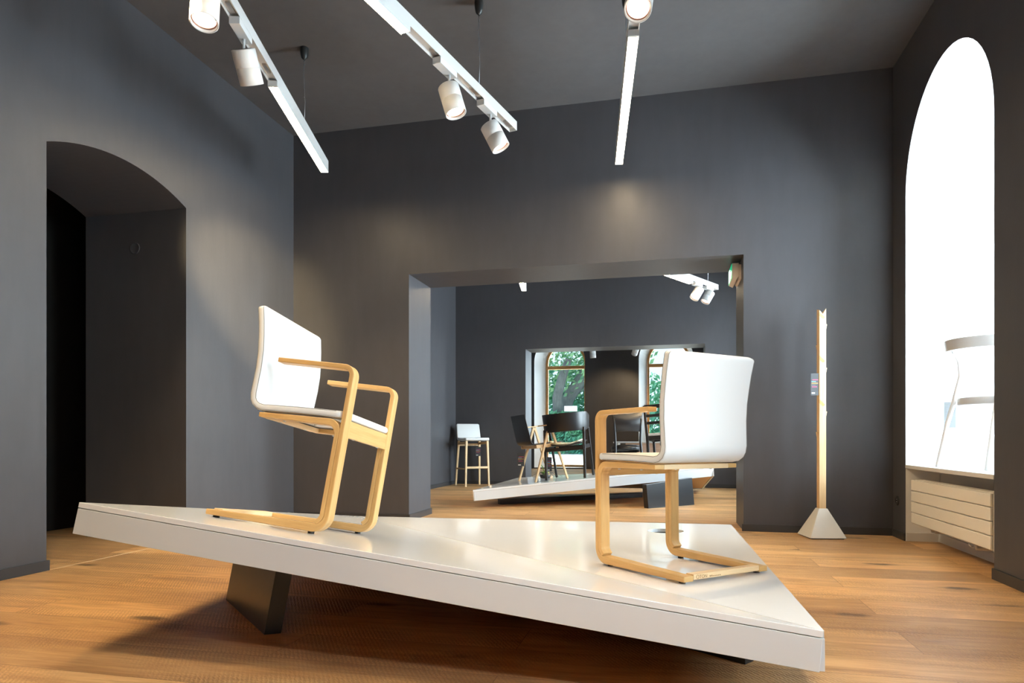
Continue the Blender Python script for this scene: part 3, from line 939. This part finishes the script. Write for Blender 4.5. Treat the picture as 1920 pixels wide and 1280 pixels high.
sk = empty('wall_socket', frame((XR, 5.873, .296), 180), 'round black power socket low on the right wall by the corner', 'socket')
MB().lathe([(.040, 0), (.040, .006), (.036, .009), (.024, .009), (.022, .004), (.0, .004)], 28, Matrix.Rotation(-PI / 2, 4, 'X')).build('plate', M['black_plastic'], sk)
MB().lathe([(.003, .004), (.003, .010), (0, .010)], 8, Matrix.Translation((0, 0, .010)) @ Matrix.Rotation(-PI / 2, 4, 'X')).lathe([(.003, .004), (.003, .010), (0, .010)], 8, Matrix.Translation((0, 0, -.010)) @ Matrix.Rotation(-PI / 2, 4, 'X')).build('contact', M['screw'], sk)
jb = empty('junction_cover', frame((-4.10, 4.452, 2.30), -90), 'round dark junction box cover on the reveal of the left arch', 'cover')
MB().lathe([(.046, 0), (.046, .004), (.042, .006), (.040, .0045), (0, .0045)], 32, Matrix.Rotation(-PI / 2, 4, 'X')).build('lid', M['wall'], jb)

# exit sign on the passage jamb
sg_ = empty('exit_sign', frame((OX1, 6.30, 2.262), 180), 'small box emergency exit sign on the right jamb of the passage', 'sign')
MB().box((-.15, 0, -.065), (.15, .022, .065)).build('mount', M['sign_body'], sg_, bevel=.003)
MB().prism([(-.16, .022, -.045), (-.16, .022, .075), (-.16, .078, .075), (-.16, .078, -.055), (-.16, .045, -.075)][::-1], (.32, 0, 0)).build('housing', M['sign_body'], sg_, bevel=.002)
MB().box((-.158, .078, -.055), (.158, .081, .074)).build('sign_panel', M['green_sign'], sg_)
b = MB()
b.box((.04, .081, -.045), (.115, .0825, .062))                       # the open door
b.lathe([(.010, -.0008), (.010, .0008), (0, .0008)], 14, Matrix.Translation((-.004, .0822, .045)) @ Matrix.Rotation(PI / 2, 4, 'X'))
b.beam((-.004, .0818, .034), (-.018, .0818, .0), .016, .0014, side=(1, 0, 0)).beam((-.018, .0818, .0), (.006, .0818, -.022), .010, .0014, side=(1, 0, 0)).beam((.006, .0818, -.022), (.0, .0818, -.046), .009, .0014, side=(1, 0, 0))
b.beam((-.018, .0818, .0), (-.030, .0818, -.026), .010, .0014, side=(1, 0, 0)).beam((-.030, .0818, -.026), (-.050, .0818, -.030), .009, .0014, side=(1, 0, 0)).beam((-.004, .0818, .030), (.022, .0818, .012), .008, .0014, side=(1, 0, 0)).beam((-.006, .0818, .030), (-.030, .0818, .014), .008, .0014, side=(1, 0, 0))
b.box((-.135, .081, -.006), (-.075, .0825, .010))
b.add([(-.145, .0818, .002), (-.110, .0818, .030), (-.110, .0818, -.026)], [(0, 1, 2)])
b.build('pictogram', M['sign_white'], sg_)

# ================================================================== TRACK LIGHTS
def track(end, heading, length, led, label, group='suspended white light tracks', z=3.15, wires=(), mounts=True, boxes=()):
    """end: far end on the track axis (x,y); runs back toward the viewer; local +y points to the far end; led: list of (from,to) measured from the far end"""
    mx = frame((end[0], end[1], z), heading)
    r = empty('light_track', mx, label, 'track light', group)
    w = .032
    ch = MB().box((-w, -length, .062), (w, 0, .068)).box((-w, -length, .0), (-w + .004, 0, .062)).box((w - .004, -length, .0), (w, 0, .062)).box((-w + .004, -length, .022), (w - .004, 0, .027))
    ch.box((-w, -.004, .0), (w, 0, .062))
    ch.build('channel', M['white_metal'], r)
    for a, b_ in led:
        MB().box((-w, -b_, -.035), (-w + .003, -a, .003)).box((w - .003, -b_, -.035), (w, -a, .003)).box((-w, -b_, -.0), (w, -a, .004)).box((-w + .003, -b_ - .002, -.035), (w - .003, -b_ + .012, .0)).box((-w + .003, -a - .006, -.031), (w - .003, -a - .003, .0)).build('led_housing', M['white_metal'], r)
        MB().box((-w + .003, -b_ + .013, -.033), (w - .003, -a - .007, -.001)).build('led_diffuser', M['led'], r)
    for yy in boxes:
        g = MB(); g.box((-.012, -yy - .05, .012), (.012, -yy + .05, .0215))
        g.build('contact_clip', M['screw'], r)
    for yy in wires:
        wl_ = MB().tube([(0, -yy, .068), (.006, -yy, .25), (-.004, -yy, .45), (0, -yy, CZ - z - .02)], .0022, 6)
        for q in (.22, .47): wl_.lathe([(.004, -.004), (.004, .004)], 8, Matrix.Translation((0.002, -yy, .068 + q)))
        wl_.build('suspension_wire', M['wire'], r)
        MB().lathe([(.030, CZ - z), (.032, CZ - z - .012), (.028, CZ - z - .055), (.022, CZ - z - .080), (.006, CZ - z - .095)], 20, Matrix.Translation((0, -yy, 0))).build('ceiling_rose', M['black_plastic'], r)
    return r, mx


def spotlight(tm, dist, aim, label, power=60, group='white cylinder spotlights on the tracks', col=WARM, drop=.085, size=75, dia=.068, ln=.185):
    """hangs under the track (matrix tm) at 'dist' from its far end; aim = world direction of the beam"""
    root_p = tm @ Vector((0, -dist, 0))
    hd = math.degrees(math.atan2(tm[1][1], tm[0][1]))
    mx = frame(root_p, hd)
    r = empty('spotlight', mx, label, 'spotlight', group)
    MB().box((-.030, -.10, -.038), (.030, .10, .004)).build('adapter', M['white_metal'], r, bevel=.002)
    MB().tube([(0, .05, -.036), (0, .05, -.036 - drop)], .008, 10).build('stem', M['white_metal'], r)
    inv = mx.to_3x3().inverted()
    a = (inv @ Vector(aim)).normalized()
    q = a.to_track_quat('-Z', 'Y').to_matrix().to_4x4()
    piv = Matrix.Translation((0, .05, -.036 - drop - .01)) @ q
    top = .02
    MB().lathe([(0.0, top), (dia - .012, top), (dia - .003, top - .001), (dia, top - .004), (dia, top - ln * .5), (dia - .0015, top - ln * .5 - .001), (dia, top - ln * .5 - .002),
                (dia, top - ln), (dia - .005, top - ln - .001), (dia - .008, top - ln + .016), (dia - .008, top - ln + .05), (0, top - ln + .05)], 36, piv).build('body', M['white_metal'], r)
    MB().lathe([(dia - .009, top - ln + .014), (dia - .013, top - ln + .024), (dia - .016, top - ln + .014)], 32, piv).build('trim_ring', M['copper'], r)
    MB().lathe([(dia - .013, top - ln + .018), (dia - .035, top - ln + .040), (.012, top - ln + .046), (0, top - ln + .046)], 32, piv).build('reflector', M['lens'], r)
    g = MB()
    for k in range(8): g.box((-.035, -.035 + k * .010, top), (.035, -.031 + k * .010, top + .0015), piv)
    g.build('vent_grille', M['ink'], r)
    wp = mx @ piv @ Vector((0, 0, top - ln - .004))
    light('SPOT', 'spot_beam', wp, aim, power, col, spot_size=math.radians(size), spot_blend=0.7, shadow_soft_size=0.05)
    return r


t1, m1 = track((-2.905, 5.285), 90 + 15.4, 6.5, [(0.0, 1.43), (3.5, 5.0)], 'leftmost light track, glowing far half, two spotlights toward the camera', wires=(.66, 5.2), boxes=(1.55, 2.15, 2.32))
t2, m2 = track((-1.140, 4.965), 90 - 12.6, 6.0, [(1.43, 2.9)], 'middle light track with two cylinder spotlights at its far end', wires=(.55, 4.6), boxes=(.10, .62, .44, 1.12, 1.0))
t3, m3 = track((-0.386, 5.695), 90 + 6.5, 6.0, [(0.0, 1.82)], 'rightmost light track, a glowing strip pointing at the passage', wires=(1.10, 5.0), boxes=(1.95,))
spotlight(m1, 2.0, (-.06, .66, -1), 'spotlight on the left track hanging from the adapter next to the glowing strip', 150, drop=.07)
spotlight(m1, 2.53, (.10, -.20, -1), 'spotlight at the top left cut by the picture edge, second on the left track', 70)
spotlight(m1, 3.05, (-1.53, 3.15, -1.0), 'unseen spotlight added to the left track beyond the picture edge, washing the left wall', 1000, size=25, col=(1.0, .78, .42))  # unseen lamp added for the warm glow on the left wall
spotlight(m2, 1.0, (.30, -.02, -1), 'spotlight on the middle track, farther from its end', 90)
spotlight(m2, .43, (.50, .12, -1), 'spotlight at the far tip of the middle track, aimed lower right', 110)
spotlight(m3, 2.40, (-.08, -.62, -1), 'spotlight at the top right cut by the picture edge, facing the camera', 70)
spotlight(m2, 3.6, (-.25, .5, -1), 'unseen spotlight added to the middle track behind the camera', 90)  # unseen lamp added for more warm light from behind
spotlight(m3, 5.9, (-.22, .95, -1), 'unseen last spotlight added to the right track behind the camera', 100, size=60, col=(1.0, .94, .90))  # unseen lamp added to brighten the platform front and the chair back
spotlight(m3, 4.4, (.1, .32, -1), 'unseen spotlight added to the right track behind the camera', 60)  # unseen lamp added to warm the floor close to the camera

# second and third room
t4, m4 = track((-1.880, 8.85), 98, 1.9, [(0.0, 1.0)], 'short glowing track end in the second room, left under the lintel', z=2.83, wires=(.9,))
t5, m5 = track((0.683, 9.58), 60, 2.3, [(.72, 2.0)], 'bright light track in the second room near the passage top right', z=2.84, wires=(.25,))
spotlight(m5, .55, (-.55, -.35, -1), 'left one of the two close spotlights in the second room', 60, drop=.03, group='spotlights in the second room', dia=.062, ln=.165)
spotlight(m5, .24, (-.55, -.30, -1), 'right one of the two close spotlights in the second room', 60, drop=.03, group='spotlights in the second room', dia=.062, ln=.165)
t6, m6 = track((-1.45, 15.6), 60, 1.8, [], 'light track in the third room in front of the left end window', z=2.86, wires=(.6,))
spotlight(m6, .42, (.05, .1, -1), 'small spotlight in the third room before the left end window', 30, drop=.02, group='spotlights in the third room')
t7, m7 = track((-.55, 15.4), 70, 1.5, [], 'light track in the third room by the right end window', z=2.86, wires=(.6,))
spotlight(m7, .32, (-.45, 1.1, -1), 'small spotlight in the third room at the edge of the right end window', 90, drop=.02, group='spotlights in the third room')

# ================================================================== SECOND ROOM: DAIS 2
B2 = Vector((-2.126, 7.206, .206)); A2 = Vector((.564, 8.342, .459)); C2 = Vector((.533, 10.35, .149)); E2 = Vector((-1.967, 8.885, .251))
nL2 = plane_n(A2, B2, E2); nR2 = plane_n(A2, C2, E2)
d2, L2 = dais('display_platform', B2, A2, C2, E2, nL2, nR2, 'white tilted display platform in the second room carrying black chairs and a plant', 'platform', th=.125)


def z2(x, y, n=None): return B2.z - (nL2.x * (x - B2.x) + nL2.y * (y - B2.y)) / nL2.z


plinth(d2, L2, [(-.188, 7.637, 0), (.334, 8.185, 0), (.284, 8.235, 0), (-.238, 7.687, 0)], nL2, B2, .112)
plinth(d2, L2, [(-1.93, 7.70, 0), (-.30, 9.05, 0), (-.34, 9.10, 0), (-1.97, 7.75, 0)], Vector((0, 0, 1)), Vector((0, 0, .060)), 0.0, 'floor_bar')


# --- black shell chair with oak A-legs and arms
def shell_chair(mx, label):
    r = empty('shell_armchair', mx, label, 'chair')
    path = fillet([(.22, .452), (-.20, .435), (-.262, .815)], [.07], 10)
    hw = []
    for y, z in path: hw.append(.215 - .012 * max(0, (z - .5) / .3))
    ht = [.006] * len(path)
    sh = shell_mesh(path, hw, ht, .0055).build('shell', M['black_wood'], r)
    for sg in (-1, 1):
        x = sg * .225
        MB().beam((sg * .245, -.21, 0), (sg * .225, .045, .655), .024, .022, .026, .030).build('leg', M['oak'], r, bevel=.003)
        MB().beam((sg * .245, .22, 0), (sg * .226, .060, .655), .024, .022, .026, .030).build('leg', M['oak'], r, bevel=.003)
        MB().beam((sg * .226, -.10, .662), (sg * .226, .14, .668), .040, .014).build('armrest', M['oak'], r, bevel=.003)
        MB().beam((sg * .222, -.15, .418), (sg * .222, .18, .425), .020, .040).build('seat_rail', M['oak'], r, bevel=.003)
    MB().beam((-.22, .16, .42), (.22, .16, .42), .020, .040, side=(0, 1, 0)).beam((-.22, -.13, .415), (.22, -.13, .415), .020, .040, side=(0, 1, 0)).build('crossbar', M['oak'], r, bevel=.003)
    return r


sx, sy = -1.480, 8.065
sc_ = shell_chair(frame((sx, sy, z2(sx, sy)), 36, nL2), 'black shell chair with pale oak splayed legs and arms, left on the second platform')
hang_tag(frame((-1.745, 8.02, .61), 103), .085, .165, 'charcoal swing tag hanging below the seat of the black shell chair, leftmost', 'charcoal tags on the far chairs')


# --- round-backed bentwood armchair
def round_chair(mx, label):
    r = empty('round_back_armchair', mx, label, 'armchair')
    pts = []
    def band(z0, z1, t, rx, ry, a0, a1, cy, nseg=32):
        b = MB(); R_ = []
        for i in range(nseg + 1):
            a = math.radians(a0 + (a1 - a0) * i / nseg); e = min(i, nseg - i) / 4.0; s = min(1, .55 + .45 * e)
            zc_ = (z0 + z1) / 2; hh = (z1 - z0) / 2 * s
            c = Vector((rx * math.cos(a), cy + ry * math.sin(a), 0)); nn = Vector((math.cos(a), math.sin(a), 0))
            R_.append([c + Vector((0, 0, zc_ - hh)), c + nn * t + Vector((0, 0, zc_ - hh)), c + nn * (t + .012) + Vector((0, 0, zc_ + hh)), c + nn * .012 + Vector((0, 0, zc_ + hh))])
        return b.rings(R_)
    band(.565, .785, .012, .262, .27, 170, 370, .03).build('back_band', M['black_wood'], r, bevel=.003)
    for sg in (-1, 1):
        MB().beam((sg * .235, -.235, 0), (sg * .242, -.10, .60), .030, .032, .030, .034).build('leg', M['black_wood'], r, bevel=.005)
        MB().beam((sg * .235, .24, 0), (sg * .245, .12, .60), .028, .030, .028, .034).build('leg', M['black_wood'], r, bevel=.005)
        MB().beam((sg * .235, -.16, .365), (sg * .235, .20, .375), .022, .045).build('seat_rail', M['black_wood'], r, bevel=.003)
    MB().beam((-.24, -.175, .355), (.24, -.175, .355), .022, .042, side=(0, 1, 0)).build('seat_rail', M['black_wood'], r, bevel=.003)
    MB().beam((-.24, .20, .365), (.24, .20, .365), .022, .042, side=(0, 1, 0)).build('seat_rail', M['black_wood'], r, bevel=.003)
    # dished seat and its cream pad
    def dish(z, t, rx, ry):
        R_ = []
        for k, s in enumerate((.02, .3, .6, .85, 1.0)):
            R_.append([Vector((rx * s * math.cos(2 * PI * i / 32), .01 + ry * s * math.sin(2 * PI * i / 32), z + .045 * (s * math.cos(2 * PI * i / 32)) ** 2)) for i in range(32)])
        top = [[p + Vector((0, 0, t)) for p in q] for q in reversed(R_)]
        return MB().rings(R_ + top)
    dish(.388, .014, .238, .225).build('seat', M['black_wood'], r)
    dish(.403, .020, .220, .205).build('cushion', M['cushion'], r)
    return r


rx_, ry_ = -1.13, 8.03
round_chair(frame((rx_, ry_, z2(rx_, ry_) + .005), 84, nL2), 'black bentwood armchair with wide curved back band and cream pad, centre of the second platform')
hang_tag(frame((-1.42, 8.22, .555), 100), .06, .18, 'narrow charcoal swing tag behind the black round-backed armchair', 'charcoal tags on the far chairs')


# --- black side chair with scooped plywood back
def side_chair(mx, label):
    r = empty('side_chair', mx, label, 'chair')
    for sg in (-1, 1):
        MB().tube([(sg * .185, -.25, 0), (sg * .175, -.19, .25), (sg * .170, -.175, .45), (sg * .176, -.20, .60), (sg * .185, -.235, .75)], [.015, .017, .018, .016, .013], 10).build('leg', M['black_wood'], r)
        MB().tube([(sg * .185, .20, 0), (sg * .170, .165, .385)], [.013, .018], 10).build('leg', M['black_wood'], r)
    # back panel: curved in plan, scooped top edge
    n = 16; R_ = []
    for i in range(n + 1):
        u = -1 + 2 * i / n; x = .212 * u; y = -.225 + .035 * (u * u) - .03 * (1 - u * u)
        zt = .795 + .075 * u * u; zb = .575
        R_.append([Vector((x * .86, y + .01, zb)), Vector((x * .86, y + .0, zb)), Vector((x, y - .045, zt)), Vector((x, y - .035, zt))])
    MB().rings(R_).build('back_panel', M['black_wood'], r)
    MB().lathe([(.18, .380), (.20, .387), (.20, .402), (.17, .408), (0, .404)], 28).build('seat', M['black_wood'], r)
    MB().lathe([(.185, .335), (.197, .335), (.197, .384), (.185, .384)], 28).build('seat_ring', M['black_wood'], r)
    MB().lathe([(.155, .20), (.163, .205), (.155, .21), (.150, .205)], 28).build('stretcher_ring', M['black_wood'], r)
    MB().tube([(-.212 + .424 * i / 14, -.272 + .03 * abs(-1 + i / 7.0) ** 2, .805 + .075 * (-1 + i / 7.0) ** 2) for i in range(15)], .0025, 6).build('edge_highlight', M['wire'], r)  # thin pale tube standing in for the highlight on the scooped edge
    return r


def z2r(x, y): return A2.z - (nR2.x * (x - A2.x) + nR2.y * (y - A2.y)) / nR2.z


s3x, s3y = -.515, 9.17
side_chair(frame((s3x, s3y, z2r(s3x, s3y)), 104, nR2), 'black side chair with scooped plywood back, seen through the arm of the white armchair')


# --- black ladder-back armchair, mostly hidden by the white chair
def ladder_chair(mx, label):
    r = empty('ladder_back_chair', mx, label, 'chair')
    for sg in (-1, 1):
        MB().beam((sg * .20, -.21, 0), (sg * .20, -.20, .45), .034, .034).beam((sg * .20, -.20, .44), (sg * .20, -.275, .83), .034, .034, .030, .026).build('leg', M['black_wood'], r, bevel=.004)
        MB().beam((sg * .20, .21, 0), (sg * .20, .20, .44), .030, .030).build('leg', M['black_wood'], r, bevel=.004)
        MB().beam((sg * .20, -.20, .42), (sg * .20, .20, .42), .022, .05).build('seat_rail', M['black_wood'], r, bevel=.003)
    for z, y, h in ((.812, -.272, .050), (.700, -.25, .036), (.61, -.233, .036)):
        MB().beam((-.20, y, z), (.20, y, z), .020, h, side=(0, 1, 0)).build('back_slat', M['black_wood'], r, bevel=.003)
    MB().beam((-.20, -.20, .42), (.20, -.20, .42), .022, .05, side=(0, 1, 0)).beam((-.20, .20, .42), (.20, .20, .42), .022, .05, side=(0, 1, 0)).build('seat_frame', M['black_wood'], r, bevel=.003)
    shell_mesh([(-.21, .463), (-.205, .463), (0, .467), (.20, .463), (.205, .463)], [.185, .20, .20, .20, .185], [.004, .018, .020, .018, .004], .012).build('seat_pad', M['white_fab'], r)
    return r


s4 = (.035, 8.72)
ladder_chair(frame((s4[0], s4[1], z2r(*s4)), 80, (nL2 + nR2).normalized()), 'black ladder-back chair with white seat pad, half hidden behind the white armchair')
hang_tag(frame((-.02, 8.58, .775), 100), .10, .075, 'pale price card under the seat of the ladder-back chair', light_=True)

# --- potted plant
pp = empty('potted_plant', (-1.50, 8.36, z2(-1.50, 8.36)), 'small succulent with two bright upright leaves on the second platform', 'plant')
MB().lathe([(.050, 0), (.062, .004), (.072, .045), (.066, .045), (.058, .035), (0, .035)], 24).build('pot', M['black_plastic'], pp)
lf = MB()
for ang, lean, hgt, wd in ((200, .25, .135, .032), (-10, .22, .14, .034), (90, .5, .06, .03), (250, .9, .05, .03), (320, .8, .055, .028), (150, .9, .05, .028)):
    a = math.radians(ang); d = Vector((math.cos(a), math.sin(a), 0)); sd = Vector((-d.y, d.x, 0)); R_ = []
    for k in range(9):
        t = k / 8; w = wd * math.sin(PI * min(1, .12 + t * .88)) ** .7 + .001
        c = d * (.01 + lean * hgt * t * t * 1.2) + Vector((0, 0, .035 + hgt * t))
        R_.append([c + sd * w, c + d * .006, c - sd * w, c - d * .006])
    lf.rings(R_)
lf.build('leaves', M['plant_leaf'], pp)
tw = MB()
for k in range(12):
    a = k * 2.4; rr = .12 + .05 * (k % 3)
    tw.tube([(0, 0, .04), (rr * .5 * math.cos(a), rr * .5 * math.sin(a), .075), (rr * math.cos(a), rr * math.sin(a), .02 + .012 * (k % 4))], .0022, 5)
tw.build('stems', M['bark'], pp)

# --- bar stool in the corner of the second room
def bar_stool(mx, label):
    r = empty('bar_stool', mx, label, 'stool')
    for sx_ in (-1, 1):
        MB().beam((sx_ * .205, .205, 0), (sx_ * .185, .185, .745), .028, .028, .036, .036).build('leg', M['beech_pale'], r, bevel=.004)
        MB().beam((sx_ * .215, -.235, 0), (sx_ * .185, -.165, .745), .028, .028, .036, .036).build('leg', M['beech_pale'], r, bevel=.004)
        MB().beam((sx_ * .200, .20, .285), (sx_ * .204, -.21, .285), .016, .026).build('footrest', M['oak'], r, bevel=.002)
        MB().beam((sx_ * .185, .18, .715), (sx_ * .185, -.165, .70), .018, .040).build('seat_rail', M['oak'], r, bevel=.002)
    MB().beam((-.20, .20, .31), (.20, .20, .31), .018, .034, side=(0, 1, 0)).build('footrest', M['beech_pale'], r, bevel=.002)
    MB().beam((-.19, -.17, .68), (.19, -.17, .68), .018, .040, side=(0, 1, 0)).build('seat_rail', M['beech_pale'], r, bevel=.002)
    path = fillet([(.215, .775), (.02, .762), (-.175, .775), (-.235, 1.03)], [.25, .05], 6)
    n = len(path); sm_ = MB()
    hw = [.21] * n; ht = [.022] * n
    hw[0] = .195; ht[0] = .010
    hw[-1] = .19; ht[-1] = .008
    path.insert(1, (path[0][0] - .012, path[0][1])); hw.insert(1, .21); ht.insert(1, .022)
    path.insert(-1, (path[-1][0] + .004, path[-1][1] - .015)); hw.insert(-1, .205); ht.insert(-1, .018)
    shell_mesh(path, hw, ht, .012).build('seat_shell', M['white_fab'], r)
    return r


bar_stool(frame((-3.13, 10.62, 0), -52), 'beech bar stool with low white back standing in the corner of the second room')
hang_tag(frame((-3.02, 10.56, .645), 103), .085, .15, 'charcoal swing tag hanging on the bar stool', 'charcoal tags on the far chairs')

# wooden post behind the jamb and desk in the third room
wp_ = MB().box((-.026, -.026, 0), (.026, .026, 1.75)).build('wooden_post', M['frame_wood'], bevel=.003)
wp_.location = (1.115, 10.72, 0)
tag(wp_, 'slim upright wooden post, a sliver beside the right jamb of the passage', 'post')
dk = empty('desk', (-.1, 14.1, 0), 'low pale wood desk with white top in the third room', 'desk')
MB().box((-.95, -.35, .685), (1.2, .35, .715)).build('desktop', M['white_metal'], dk, bevel=.003)
MB().box((-.70, -.33, .06), (1.15, -.31, .685)).build('front_panel', M['desk'], dk)
for x in (-.90, 1.10): MB().box((x, -.33, 0), (x + .05, .33, .685)).build('side_panel', M['white_metal'], dk)

# ================================================================== WHITE CHAIR ON THE WINDOW SILL
def sill_chair(mx, label):
    r = empty('display_chair', mx, label, 'chair')
    b = MB(); R_ = []
    for i in range(17):
        a = math.radians(198 + 144 * i / 16); c = Vector((.245 * math.cos(a), -.02 + .25 * math.sin(a), 0)); nn = Vector((math.cos(a), math.sin(a), 0))
        R_.append([c + Vector((0, 0, .80)), c + nn * .014 + Vector((0, 0, .80)), c + nn * .022 + Vector((0, 0, .872)), c + nn * .008 + Vector((0, 0, .872))])
    b.rings(R_).build('top_rail', M['silver'], r, bevel=.002)
    for sg in (-1, 1):
        MB().tube([(sg * .235, -.235, 0), (sg * .215, -.175, .30), (sg * .200, -.135, .47), (sg * .185, -.10, .64), (sg * .190, -.105, .74), (sg * .215, -.13, .83)], [.013, .015, .016, .015, .014, .012], 10).build('leg', M['pale_grey'], r)
        MB().tube([(sg * .21, .22, 0), (sg * .185, .18, .46)], [.012, .016], 10).build('leg', M['pale_grey'], r)
    R_ = [[Vector((k * .225 * math.cos(2 * PI * i / 32), .01 + k * .215 * math.sin(2 * PI * i / 32), z)) for i in range(32)] for k, z in ((.9, .43), (1, .432), (1, .475), (.96, .482))]
    MB().rings(R_).build('seat', M['silver'], r)
    return r


sill_chair(frame((2.16, 5.09, .5905), 15), 'pale grey chair displayed on the window sill, washed out by daylight')
hang_tag(frame((1.985, 5.34, 1.055), 105), .085, .185, 'white price tag with small print hanging from the chair on the window sill', light_=True, cord=[(0, 0, 0), (.01, 0, .03), (.035, .01, .06)])
